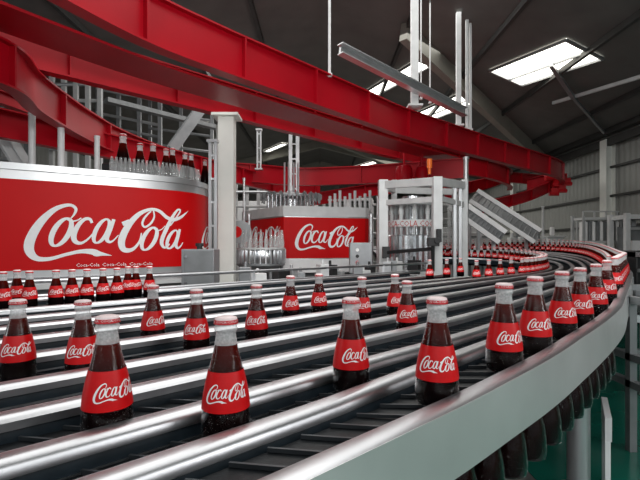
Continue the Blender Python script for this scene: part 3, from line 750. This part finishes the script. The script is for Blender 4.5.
for x, yt, sc_, d, lb_ in ((123, 134, 2.12, 5.92, 'tallest dark bottle standing on the drum top'), (140, 143.5, 1.8, 6.02, 'second dark bottle from the left on the drum top'), (153, 144, 1.8, 6.12, 'third dark bottle from the left on the drum top'),
                       (166, 149, 1.7, 6.22, 'fourth dark bottle from the left on the drum top'), (172.5, 148, 1.75, 6.42, 'fifth dark bottle on the drum top, close beside the fourth'), (185, 153, 1.65, 6.45, 'sixth dark bottle on the drum top'),
                       (191, 154, 1.65, 6.6, 'seventh dark bottle on the drum top, close beside the sixth'), (205, 160, 1.5, 6.9, 'smallest dark bottle at the right end of the drum top')):
    p = P(x, yt, d); p.z = 2.23 if x < 204 else 2.23
    o = copy_tree(protoF); o.location = p; o.scale = (sc_*.92, sc_*.92, sc_*(P(x, yt, d).z-2.23)/(H*sc_)); o['label'] = lb_; o['category'] = 'bottle'; o['group'] = 'dark bottles on the drum top'
    for ch in list(o.children):
        if ch.name.startswith('label'):
            for g in list(ch.children): bpy.data.objects.remove(g)
            bpy.data.objects.remove(ch)
sa = arc_at_x(plan, Lp, 113); sb = arc_at_x(plan, Lp, 203)
vt = MB().lathe((0, 0, 0), [(.026, 0), (.030, .02), (.030, .13), (.022, .17), (.016, .20), (.018, .215)], 10)
first = None
for i in range(27):
    p, d = at_len(plan, Lp, sa+(sb-sa)*i/26); q = p-Vector((d.y, -d.x, 0))*.07; q.z = 2.22
    if first is None: o = vt.build('clear_tube', M['vial'], smooth=40); first = o
    else: o = first.copy(); COL.objects.link(o)
    o.location = q
    tag(o, 'clear glass tube in the row along the drum top rim', 'glass tube', 'clear tubes along the drum rim')

# grey cabinet with door beside the drum
d = 4.75; c = P(197.5, 271, d)
t = thing('control_cabinet', 'grey steel control cabinet in front of the left drum beside the cream column', 'cabinet', (c.x, d, 0))
MB().box((c.x, d+.14, c.z), (.345, .28, .46)).build('body', M['greysteel'], t, bevel=.008)
dr = MB().box((c.x+.012, d-.006, c.z+.005), (.30, .014, .42)).build('door', M['midgrey'], t, bevel=.004)
for zz in (.15, -.13): MB().tube((c.x-.115, d-.03, c.z+zz), (c.x-.115, d-.01, c.z+zz), .013, 12).build('latch', M['steel'], dr)
MB().box((c.x-.0, d+.14, c.z-.24), (.39, .3, .02)).build('drip_edge', M['black'], t)
MB().tube((c.x-.01, d+.12, c.z+.23), (c.x-.01, d+.12, c.z+.26), .03, 12).tube((c.x-.01, d+.12, c.z+.26), (c.x-.01, d+.12, c.z+.295), .045, 14).build('knob', M['black'], t, smooth=40)
for sx in (-.15, .15): MB().box((c.x+sx, d+.14, (c.z-.25)/2), (.04, .04, c.z-.25)).build('leg', M['midgrey'], t)
# pipe stand between cabinet and column
lattice_post(213, 6.7, 9, 140, 'dark steel service post between the left drum and cream column')

# ------------------------------------------------------------------ hexagonal sign machine
def V2(x, d): return Vector(((x-320)/F*d, d, 0))
hexp = [V2(243, 9.9), V2(262, 9.1), V2(281, 8.45), V2(284, 8.38), V2(289, 8.38), V2(328, 8.6), V2(365, 8.85), V2(368, 8.95)]
hb = [V2(372, 10.2), V2(330, 11.2), V2(262, 11.2)]
t = thing('sign_machine', 'six-sided steel machine wrapped in a red script sign behind the lanes', 'machine', (-.2, 9.6, 0))
MB().prism([(p.x, p.y) for p in hexp+hb], .80, 2.04).build('casing', M['satin'], t, smooth=20)
MB().prism([(p.x*.9, p.y*1.03) for p in hexp+hb], 0, .80).build('base', M['midgrey'], t)
pan = [Vector((p.x, p.y, 0)) for p in hexp]
sg = MB().sweep(pan, [(-.01, 1.07), (.015, 1.07), (.015, 1.84), (-.01, 1.84)]).build('sign_panel', M['red_sign'], t)
MB().sweep(pan, [(-.01, 1.86), (.03, 1.86), (.03, 2.05), (-.01, 2.05)]).build('top_band', M['lightgrey'], t)
MB().sweep(pan, [(-.01, .80), (.03, .80), (.03, 1.05), (-.01, 1.05)]).build('lower_band', M['white'], t)
Lh = arclens(hexp)
s0 = arc_at_x(hexp, Lh, 294); s1 = arc_at_x(hexp, Lh, 357); sign_logo(hexp, Lh, s0, s1, 1.46, 1.42, sg, .022)
s0 = arc_at_x(hexp, Lh, 251); s1 = arc_at_x(hexp, Lh, 281.5); sign_logo(hexp, Lh, s0, s1, 1.46, 1.35, sg, .022)
t2 = thing('star_wheel', 'toothed steel star wheel turning on top of the six-sided sign machine', 'star wheel', (P(291, 200, 9.7).x, 9.7, 2.04))
c = Vector((P(291, 200, 9.7).x, 9.7, 0))
MB().lathe(c, [(.34, 2.04), (.34, 2.28), (.1, 2.3)], 28).build('hub', M['steel'], t2, smooth=40)
MB().lathe(c, [(.56, 2.30), (.60, 2.32), (.60, 2.36), (.3, 2.42), (.1, 2.42)], 36).build('disc', M['greysteel'], t2, smooth=30)
for i in range(24):
    a = 2*PI*i/24; q = c+Vector((math.cos(a)*.62, math.sin(a)*.62, 0))
    MB().box(q+Vector((0, 0, 2.35)), (.09, .05, .10), a).tube(q+Vector((0, 0, 2.22)), q+Vector((0, 0, 2.42)), .018, 6).build('gripper', M['midgrey'], t2)
for sx in (-.14, -.05, .06, .15): MB().tube(c+Vector((sx, 0, 2.4)), c+Vector((sx, 0, 3.1)), .02, 8).build('drive_rod', M['satin'], t2)
for i in range(12):
    x = 268+i*4.1
    a = V2(x, 8.95); a.z = 2.04
    MB().tube(a, a+Vector((0, 0, .28)), .024, 8).build('valve_stem', M['steel'], t, smooth=40)
for i in range(9):
    x = 330+i*5.0; a = V2(x, 9.4+.05*(i % 2)); a.z = 2.04
    tag(MB().tube(a, a+Vector((0, 0, .30+.06*(i % 3))), .03, 8).tube(a+Vector((0, 0, .2)), a+Vector((0, 0, .24)), .045, 8).build('steel_canister', M['lightgrey'], smooth=40), 'pale upright canister on the right of the sign machine top', 'canister', 'canisters on the sign machine')

# filler carousel in front of it
c = V2(261, 7.9); cz_ = 0
t = thing('filler_carousel', 'small round steel filler carousel ringed by upright glass cones', 'filler', (c.x, c.y, 0))
MB().lathe(c, [(.40, 1.0), (.41, 1.02), (.41, 1.22), (.40, 1.24)], 40).build('drum', M['steel'], t, smooth=40)
MB().lathe(c, [(.43, 1.24), (.43, 1.27), (.1, 1.27)], 40).build('tray', M['lightgrey'], t, smooth=40)
MB().lathe(c, [(.42, 1.0), (.42, 0.97), (.3, .9)], 40).build('bottom_ring', M['greysteel'], t, smooth=40)
MB().tube(c, c+Vector((0, 0, 1.0)), .09, 16).build('pedestal', M['greysteel'], t, smooth=40)
for a in (0.6, 2.4, 4.0, 5.4): q = c+Vector((math.cos(a)*.3, math.sin(a)*.3, 0)); MB().tube(q, q+Vector((0, 0, .95)), .03, 8).build('leg', M['greysteel'], t)
for i in range(30):
    a = 2*PI*i/30; q = c+Vector((math.cos(a)*.425, math.sin(a)*.425, 0))
    MB().box(q+Vector((0, 0, 1.12)), (.03, .018, .24), a).build('fin', M['satin'], t)
first = None
for i in range(26):
    a = 2*PI*i/26; q = c+Vector((math.cos(a)*.375, math.sin(a)*.375, 1.27))
    if first is None:
        o = MB().lathe((0, 0, 0), [(.034, 0), (.034, .10), (.024, .19), (.012, .29), (.012, .31)], 10).build('glass_cone', M['vial'], smooth=40); first = o
    else: o = first.copy(); COL.objects.link(o)
    o.location = q; tag(o, 'pointed glass cone on the rim of the filler carousel', 'glass cone', 'glass cones on the carousel')
c2 = V2(240, 7.7)
t = thing('guide_disc', 'grey and red round guide disc just right of the cream column', 'guide disc', (c2.x, 7.7, 0))
MB().tube((c2.x, 7.70, 1.54), (c2.x, 7.66, 1.54), .20, 30).build('disc', M['greysteel'], t)
MB().tube((c2.x-.06, 7.655, 1.54), (c2.x-.06, 7.645, 1.54), .10, 24).build('disc_badge', M['red_sign'], t)
MB().tube((c2.x, 7.72, 0), (c2.x, 7.72, 1.6), .025, 8).build('stand', M['greysteel'], t)
for x, y1, d_, wp in ((244, 178, 8.3, 2.5), (249, 214, 8.0, 3.2)):
    post('support_tube', x, 300, y1, d_, wp, M['satin'], 'thin steel support tube beside the cream column', 'support tube', group='thin tubes beside the cream column', ground=True)

# ------------------------------------------------------------------ steel cage machine
t = thing('cage_frame', 'open pale steel cage frame around the tall bottle filler', 'machine frame', (V2(420, 7.6).x, 7.6, 0))
corner = [V2(383, 7.9), V2(437, 7.1), V2(464, 8.1), V2(394, 9.2), V2(455, 9.5)]
for q, yt, wp in zip(corner, (180, 177, 180, 180, 182), (9, 9, 6, 5, 5)):
    top = CAMZ+(YH-yt)/F*q.y; wd = wp*q.y/F
    MB().box((q.x, q.y, top/2), (wd, wd, top)).build('upright', M['lightgrey'], t, bevel=.006)
for a, b, za, zb in ((0, 1, 2.43, 2.38), (1, 2, 2.38, 2.45), (0, 3, 2.43, 2.5), (2, 4, 2.45, 2.5), (3, 4, 2.5, 2.5)):
    A = corner[a].copy(); Bq = corner[b].copy(); A.z = za-.06; Bq.z = zb-.06; MB().bar(A, Bq, .08, .13).build('top_rail', M['lightgrey'], t, bevel=.006)
for a, b, z in ((0, 1, 2.06), (1, 2, 2.06)):
    A = corner[a].copy(); Bq = corner[b].copy(); A.z = z; Bq.z = z-.02; MB().bar(A, Bq, .05, .09).build('middle_rail', M['lightgrey'], t)
A = corner[0].copy(); Bq = corner[1].copy(); A.z = Bq.z = .85; MB().bar(A, Bq, .06, .10).build('lower_rail', M['lightgrey'], t)
for f_ in (.12, .62, .83):
    A = corner[1].lerp(corner[2], f_); MB().box((A.x, A.y, 1.2), (.05, .05, 2.3)).build('upright', M['satin'], t)
for q, u, v in ((corner[0], corner[1], 0), (corner[1], corner[2], 0)):
    a = q.lerp(u, .05); b = q.lerp(u, .95)
    MB().add([(a.x, a.y, 1.3), (b.x, b.y, 1.3), (b.x, b.y, 2.0), (a.x, a.y, 2.0), (a.x, a.y+.01, 1.3), (b.x, b.y+.01, 1.3), (b.x, b.y+.01, 2.0), (a.x, a.y+.01, 2.0)], [(0, 1, 2, 3), (7, 6, 5, 4), (0, 4, 5, 1), (1, 5, 6, 2), (2, 6, 7, 3), (3, 7, 4, 0)]).build('guard_pane', M['guard_glass'], t)
c = V2(413, 8.25)
t = thing('bottle_filler', 'tall round filler of polished steel with glass cylinders inside the cage', 'filler', (c.x, c.y, 0))
MB().lathe(c, [(.50, 0), (.50, 1.48), (.47, 1.50)], 64, flute=.012).build('lower_drum', M['steel'], t, smooth=12)
MB().lathe(c, [(.20, 1.3), (.20, 2.2)], 20).build('core', M['steel'], t, smooth=40)
MB().lathe(c, [(.47, 2.02), (.48, 2.04), (.48, 2.10), (.2, 2.14)], 40).build('upper_ring', M['lightgrey'], t, smooth=40)
rg = MB().lathe(c, [(.475, 1.64), (.475, 1.76)], 40, cap=False).build('red_text_band', M['white_ink'], t, smooth=40)
tv, tf = text_block('COCA-COLA COCA-COLA COCA-COLA COCA-COLA', .17)
wd = max(v.x for v in tv)-min(v.x for v in tv); pts = []
for v in tv: a = v.x/wd*2*PI*.98; pts.append(c+Vector((.479*math.sin(a), -.479*math.cos(a), 1.642+v.y*.85)))
MB().add(pts, tf).build('lettering', M['red_sign'], rg)
for i in range(22):
    a = 2*PI*i/22; q = c+Vector((math.cos(a)*.42, math.sin(a)*.42, 0))
    MB().tube(q+Vector((0, 0, 1.76)), q+Vector((0, 0, 2.02)), .034, 8).tube(q+Vector((0, 0, 1.86)), q+Vector((0, 0, 1.94)), .044, 8).build('valve', M['midgrey'] if i % 2 else M['white'], t, smooth=40)
    MB().tube(q+Vector((0, 0, 1.50)), q+Vector((0, 0, 1.64)), .030, 8).build('cylinder', M['satin'], t, smooth=40)
for x, yt, yb, wd_, dd, lb_ in ((404, 165, 186, 17, 10.6, 'left one of two round red drums above the cage'), (422, 166, 184, 13, 10.6, 'right one of two round red drums above the cage')):
    a = P(x, yb, dd); b = P(x, yt, dd); r = wd_*dd/F/2
    tag(MB().lathe((a.x, a.y, 0), [(r, a.z), (r, b.z-.12), (r*.8, b.z-.03), (r*.2, b.z)], 24).tube(b-Vector((0, 0, .03)), b+Vector((0, 0, .35)), .03, 8).build('hoist_drum', M['red_beam'], smooth=40), lb_, 'hoist drum')
    tag(MB().box((a.x, a.y, a.z-.04), (r*2.6, .3, .08)).build('drum_shelf', M['lightgrey']), 'grey shelf bearing a round red drum over the cage', 'shelf', 'shelves bearing red drums')
a = P(429.5, 168, 8.6); tag(MB().tube(a, a+Vector((0, 0, .17)), .05, 14).tube(a-Vector((0, 0, .12)), a, .03, 10).build('warning_beacon', M['orange'], smooth=40), 'orange warning beacon on top of the steel cage', 'beacon')
a = P(386, 252.5, 7.6); b = P(431, 249, 6.95)
tag(MB().bar(a, b, .05, .055).box(a, (.12, .1, .2)).build('guard_bar', M['black']), 'black horizontal bar across the front of the steel cage', 'guard bar')
a = P(433, 242, 6.9); tag(MB().box(a, (.17, .12, .13)).box(a+Vector((.09, 0, .1)), (.07, .08, .2)).tube(a+Vector((.05, -.08, .02)), a+Vector((.05, .05, .02)), .05, 12).bar(a, a+Vector((.02, .1, -.45)), .05, .05).build('sensor_head', M['black'], bevel=.006), 'black sensor head clamped on the front cage upright', 'sensor')
# small control box with buttons
d = 7.3; c = P(361, 258, d)
t = thing('control_box', 'small grey control box with three buttons in front of the cage', 'control box', (c.x, d, 0))
MB().box((c.x, d+.12, c.z), (.36, .24, .50)).build('body', M['greysteel'], t, bevel=.008)
for i, (zz, mm) in enumerate(((.13, 'white_ink'), (.03, 'black'), (-.07, 'cap_red'))): MB().tube((c.x-.06, d-.02, c.z+zz), (c.x-.06, d+.005, c.z+zz), .028, 14).build('button', M[mm], t)
MB().tube((c.x, d+.12, 0), (c.x, d+.12, c.z-.25), .05, 12).build('stand', M['greysteel'], t)
for x, yt, d_, wp, lb_ in ((371, 214, 8.2, 4, 'thin steel post just behind the small control box'), (378, 196, 8.4, 3, 'slim steel post at the left side of the cage'), (466, 157, 8.9, 5, 'tall steel post right of the cage reaching the red track')):
    post('steel_post', x, 300, yt, d_, wp, M['satin'], lb_, ground=True)

# ------------------------------------------------------------------ inclined chutes
def chute(a, b, wd, label):
    t = thing('incline_chute', label, 'chute', ((a.x+b.x)/2, (a.y+b.y)/2, 0))
    dirv = (b-a).normalized(); up = Vector((0, -.72, .70)); r = dirv.cross(up).normalized()*wd/2; u = r.cross(dirv).normalized()
    MB().add([a-r, a+r, b+r, b-r, a-r-u*.05, a+r-u*.05, b+r-u*.05, b-r-u*.05], [(0, 1, 2, 3), (7, 6, 5, 4), (0, 4, 5, 1), (1, 5, 6, 2), (2, 6, 7, 3), (3, 7, 4, 0)]).build('trough', M['greysteel'], t)
    pass
    for sg_ in (-1, 1): MB().bar(a+r*sg_+u*.03, b+r*sg_+u*.03, .07, .10).build('side_wall', M['white'], t)
    n = 14
    m = MB()
    for i in range(n): q = a.lerp(b, (i+.5)/n)+Vector((0, 0, .05)); m.bar(q-r*.95-Vector((0,0,.04)), q+r*.95-Vector((0,0,.04)), .02, .03)
    m.build('rollers', M['greysteel'], t)
    for f_ in (.1, .85): q = a.lerp(b, f_); MB().box((q.x, q.y+.05, (q.z-.04)/2), (.07, .07, q.z-.04)).build('leg', M['satin'], t)
chute(P(452, 203, 10.2), P(502, 238, 9.9), .40, 'lower of two pale inclined chutes dropping toward the inner ring')
chute(P(473, 196, 11.6), P(537, 237, 11.2), .50, 'upper of two pale inclined chutes dropping toward the far bottles')
# ------------------------------------------------------------------ background equipment, right
t = thing('far_crate_rack', 'grey rack with a row of white and dark crates by the far right wall', 'rack', (P(600, 230, 13.5).x, 13.5, 0))
x0 = P(582, 215, 13.5).x; x1 = P(620, 215, 13.5).x
for z in (1.42, 2.12): MB().box(((x0+x1)/2, 13.7, z), (x1-x0, .6, .07)).build('shelf', M['lightgrey'], t)
for x in (x0, x1):
    for y in (13.42, 13.98): MB().box((x, y, 1.1), (.06, .06, 2.2)).build('upright', M['satin'], t)
for i in range(9):
    x = x0+.1+(x1-x0-.2)*i/8
    o = MB().box((x, 13.6, 1.74), (.085, .3, .56)).box((x, 13.6, 2.03), (.05, .2, .05)).build('canister_tall', M['white'] if i % 2 == 0 else M['midgrey'], bevel=.01)
    tag(o, ('white' if i % 2 == 0 else 'dark')+' tall canister in the row on the far crate rack', 'canister', ('white' if i % 2 == 0 else 'dark')+' canisters on the far rack')
t = thing('packing_machine', 'grey packing machine with open frame at the right edge by the wall', 'machine', (P(634, 240, 12.5).x, 12.5, 0))
xa = P(622, 0, 12.5).x; xb = P(668, 0, 12.5).x
for x in (xa, (xa+xb)/2, xb):
    for y in (12.3, 13.0): MB().box((x, y, 1.1), (.12, .12, 2.2)).build('upright', M['lightgrey'], t)
MB().box(((xa+xb)/2, 12.65, 2.1), (xb-xa, .8, .12)).build('roof_plate', M['lightgrey'], t)
MB().box(((xa+xb)/2+.1, 12.75, 1.1), (xb-xa-.2, .5, 1.5)).build('casing', M['midgrey'], t)
MB().box(((xa+xb)/2, 12.35, 1.78), (xb-xa, .06, .07)).build('cross_rail', M['satin'], t)
MB().box(((xa+xb)/2-.2, 12.47, 1.3), (.4, .05, .3)).build('panel', M['white'], t)
t = thing('far_guard_rack', 'low grey railing above the far crate rack', 'railing', (P(610, 215, 14.6).x, 14.6, 0))
xa = P(583, 0, 14.6).x; xb = P(640, 0, 14.6).x
for z in (2.15, 2.42): MB().box(((xa+xb)/2, 14.6, z), (xb-xa, .04, .04)).build('rail', M['lightgrey'], t)
for i in range(6): MB().box((xa+(xb-xa)*i/5, 14.6, 1.21), (.04, .04, 2.42)).build('post', M['lightgrey'], t)
random.seed(3)
for i, (x, y0, y1, d_, wp) in enumerate(((543, 262, 206, 16, 2.5), (572, 262, 216, 14.8, 2.5), (577, 262, 221, 15, 2.0))):
    post('stand_post', x, 262, y1, d_, wp, M['lightgrey'], ('slim upright pole before the wall, left of the far rack', 'left one of twin poles beside the far rack', 'right one of twin poles beside the far rack')[i], ground=True)
t = thing('far_table', 'white cabinet before the wall beyond the far bottles', 'cabinet', (P(552, 240, 15.5).x, 15.5, 0))
c = P(552, 240, 15.5); MB().box((c.x, 15.5, .8), (.55, .5, 1.6)).build('body', M['white'], t, bevel=.01); MB().box((c.x, 15.4, 1.62), (.62, .6, .05)).build('worktop', M['lightgrey'], t)
MB().box((c.x-.05, 15.4, 1.8), (.14, .14, .3)).build('jug', M['white'], t, bevel=.04)
for i in range(7):
    x = 512+i*5.2; d_ = 15.5+.3*(i % 2); c = P(x, 0, d_); h = 1.55+.18*random.random()
    m = MB().box((c.x, d_, h/2), (.22, .3, h)).tube((c.x, d_, h), (c.x, d_, h+.16), .06, 8).box((c.x+.05, d_-.12, h-.1), (.1, .1, .12))
    tag(m.build('pump_unit', M['midgrey'] if i % 2 else M['lightgrey'], bevel=.01), 'small grey pump unit in the row before the far wall', 'pump', 'pump units before the far wall')

# right foreground: steel frame and side conveyor over the green floor
t = thing('floor_frame', 'square tube steel frame standing on the green floor at lower right', 'frame', (1.9, 2.7, 0))
def FB(a, b, w_=.045): MB().bar(a, b, w_, w_).build('tube', M['midgrey'], t)
for X_ in (1.97, 3.0):
    for Y_ in (2.1, 2.85, 3.7): FB((X_, Y_, 0), (X_, Y_, .98))
    for z_ in (.60, .43, .96): FB((X_, 2.1, z_), (X_, 3.7, z_))
for Y_ in (2.1, 3.7):
    for z_ in (.43, .96): FB((1.97, Y_, z_), (3.0, Y_, z_))
c = P(586, 400, 2.35)
t = thing('skirt_support_leg', 'round steel leg under the polished skirt at lower right', 'support leg', (c.x, 2.35, 0))
MB().tube((c.x-.04, 2.35, 0), (c.x-.04, 2.35, .80), .055, 20).build('tube', M['satin'], t, smooth=40); MB().tube((c.x-.04, 2.35, 0), (c.x-.04, 2.35, .03), .1, 20).build('foot', M['greysteel'], t)
a = P(596, 404, 2.6)
tag(MB().bar((a.x-.12, 2.3, .36), (a.x+.06, 2.62, .36), .03, .12).bar((a.x-.03, 2.46, 0), (a.x-.03, 2.46, .34), .03, .03).build('deflector_plate', M['white']), 'small white deflector plate low beside the round steel leg', 'plate')
t = thing('side_conveyor', 'dark side conveyor crossing behind the skirt at the right edge', 'conveyor', (3.2, 4.0, 0))
a = P(628, 292, 4.1); b = P(700, 300, 4.1)
MB().bar(P(631, 304, 3.9), P(720, 312, 3.7), .5, .10).build('bed', M['greysteel'], t); MB().bar(P(634, 293, 4.0)+Vector((0, 0, .0)), P(720, 298, 4.0), .04, .05).build('rail', M['midgrey'], t)
MB().bar(P(633, 318, 3.7), P(720, 328, 3.5), .05, .06).build('rail', M['satin'], t)
for x in (645, 700): q = P(x, 304, 3.9); MB().box((q.x, q.y, q.z/2), (.06, .06, q.z)).build('leg', M['satin'], t)
t = thing('dark_transfer_unit', 'dark green-grey transfer unit past the skirt at the right edge', 'machine', (5.6, 7.6, 0))
a = P(628, 262, 7.6); MB().box((a.x+.9, 7.8, .62), (1.8, .8, 1.2)).build('body', M['black'], t, bevel=.02); MB().box((a.x+.9, 7.5, 1.16), (1.8, .4, .08)).build('rail', M['greysteel'], t)
MB().box((a.x+.9, 7.35, .9), (1.8, .05, .06)).build('rail', M['greysteel'], t)

# ------------------------------------------------------------------ guard rails and pale machine bases behind the lanes
def guard(s, z, tau0, tau1, label):
    t = thing('guard_rail', label, 'guard rail', SP(s, (tau0+tau1)/2))
    MB().tube(SP(s, tau0)+Vector((0, 0, z)), SP(s, tau1)+Vector((0, 0, z)), .016, 10).build('tube', M['rail_steel'], t, smooth=40)
    k_ = tau0+.2
    while k_ < tau1: p = SP(s, k_); MB().box((p.x, p.y, z/2), (.03, .03, z)).build('post', M['satin'], t); k_ += 1.1
guard(3.98, CAMZ-.27, .4, 6.4, 'upper round steel guard rail behind the lanes')
guard(3.94, CAMZ-.38, .4, 6.2, 'lower round steel guard rail behind the lanes')
t = thing('plinth', 'long pale machine plinth behind the guard rails', 'plinth', SP(4.4, 2))
MB().bar(SP(4.35, 2.85)+Vector((0, 0, .42)), SP(4.35, 6.6)+Vector((0, 0, .42)), .36, .84).build('body', M['lightgrey'], t, bevel=.01)
MB().bar(SP(4.15, 2.85)+Vector((0, 0, .72)), SP(4.15, 6.6)+Vector((0, 0, .72)), .03, .05).build('trim_strip', M['greysteel'], t)
for i in range(16):
    tau = 2.95+i*.23; p = SP(4.36+.1*math.sin(i*2.1), tau); h = .10+.14*random.random()
    m = MB().box((p.x, p.y, .84+h/2), (.10+.1*random.random(), .12, h), .4*i); m.tube((p.x, p.y, .84), (p.x, p.y, .84+h+.06), .02, 8)
    tag(m.build('valve_block', M[['greysteel', 'lightgrey', 'black', 'satin'][i % 4]], bevel=.006), 'small valve block among the fittings on the long pale plinth', 'valve block', 'fittings on the long pale plinth')

# ------------------------------------------------------------------ pipes and frames behind, upper left
def rack(x0, x1, y0, y1, d, cols, rows, wp, label, m='lightgrey', skew=0):
    t = thing('pipe_frame', label, 'pipe frame', (P((x0+x1)/2, 0, d).x, d, 0))
    for i in range(cols):
        x = x0+(x1-x0)*i/max(1, cols-1); a = P(x, y1, d); b = P(x, y0, d); a.z = max(a.z, 0) if not skew else a.z
        MB().box((a.x, d, b.z/2), (wp*d/F, wp*d/F, b.z)).build('upright', M[m], t)
    for j in range(rows):
        y = y0+(y1-y0)*j/max(1, rows-1); a = P(x0, y, d); b = P(x1, y+skew, d+.2)
        MB().tube(a+Vector((0, -.1, 0)), b+Vector((0, -.1, 0)), wp*.45*d/F, 8).build('pipe', M['satin' if j % 2 else m], t, smooth=40)
rack(52, 100, 70, 150, 10.5, 5, 6, 4, 'pale pipe frame seen above the left red sweeping beam')
rack(98, 160, 78, 150, 12.0, 4, 7, 3.5, 'grey pipe frame right of the first one above the dark bottles', 'greysteel', 12)
rack(150, 212, 98, 160, 14.0, 3, 5, 3, 'distant pipe frame just left of the cream column', 'greysteel', 8)
rack(0, 28, 105, 160, 9.5, 2, 4, 5, 'dark pipe frame at the left edge above the drum', 'midgrey')
a = P(170, 150, 10.2); b = P(200, 108, 10.6)
tag(MB().bar(a, b, .14, .22).bar(a+Vector((.1, -.1, .0)), b+Vector((.1, -.1, 0)), .03, .22).build('diagonal_strut', M['greysteel']), 'grey diagonal strut left of the cream column', 'strut')
a = P(106, 100, 10.0); b = P(218, 128, 12.2)
tag(MB().bar(a, b, .2, .10).build('air_duct', M['midgrey']), 'pale flat duct running behind the dark bottles toward the cream column', 'duct')
a = P(140, 108, 9.6); tag(MB().box((P(145, 0, 12.8).x, 12.8, 1.95), (.36, .3, 3.9)).build('rear_column', M['lightgrey'], bevel=.01), 'pale rear column behind the dark bottles on the drum', 'column')
rack(372, 480, 205, 262, 13.0, 8, 5, 2.6, 'pale pipe frame behind the steel cage and chutes', 'lightgrey')
rack(236, 292, 178, 250, 12.6, 6, 6, 3, 'pale pipe frame between the cream column and the sign machine', 'lightgrey')
rack(300, 372, 200, 240, 13.4, 7, 4, 3, 'pale pipe frame above the six-sided sign machine', 'lightgrey')
t = thing('rear_tank_block', 'light grey tank casing behind the steel cage', 'tank', (P(430, 0, 14.5).x, 14.5, 0))
c = P(445, 0, 15.0); MB().box((c.x, 15.0, .95), (3.0, 1.0, 1.9)).build('body', M['lightgrey'], t, bevel=.02); MB().box((c.x, 14.5, 1.6), (2.8, .06, .06)).build('rail', M['midgrey'], t)
c = P(270, 0, 15.0)
t = thing('rear_wall_casing', 'white machine casing deep behind the cream column', 'machine', (c.x, 15, 0))
MB().box((c.x-1.3, 15.4, 1.4), (5.8, .8, 2.8)).build('body', M['white'], t, bevel=.02); MB().box((c.x-1.3, 15.0, 2.0), (5.8, .05, .08)).build('rail', M['greysteel'], t)
for x, y0, y1, d_ in ((470, 246, 205, 12.2), (478, 246, 218, 12.2)):
    post('steel_post', x, 246, y1, d_, 2.5, M['satin'], 'slim steel post under the pale inclined chutes', 'post', group='posts under the chutes', ground=True)
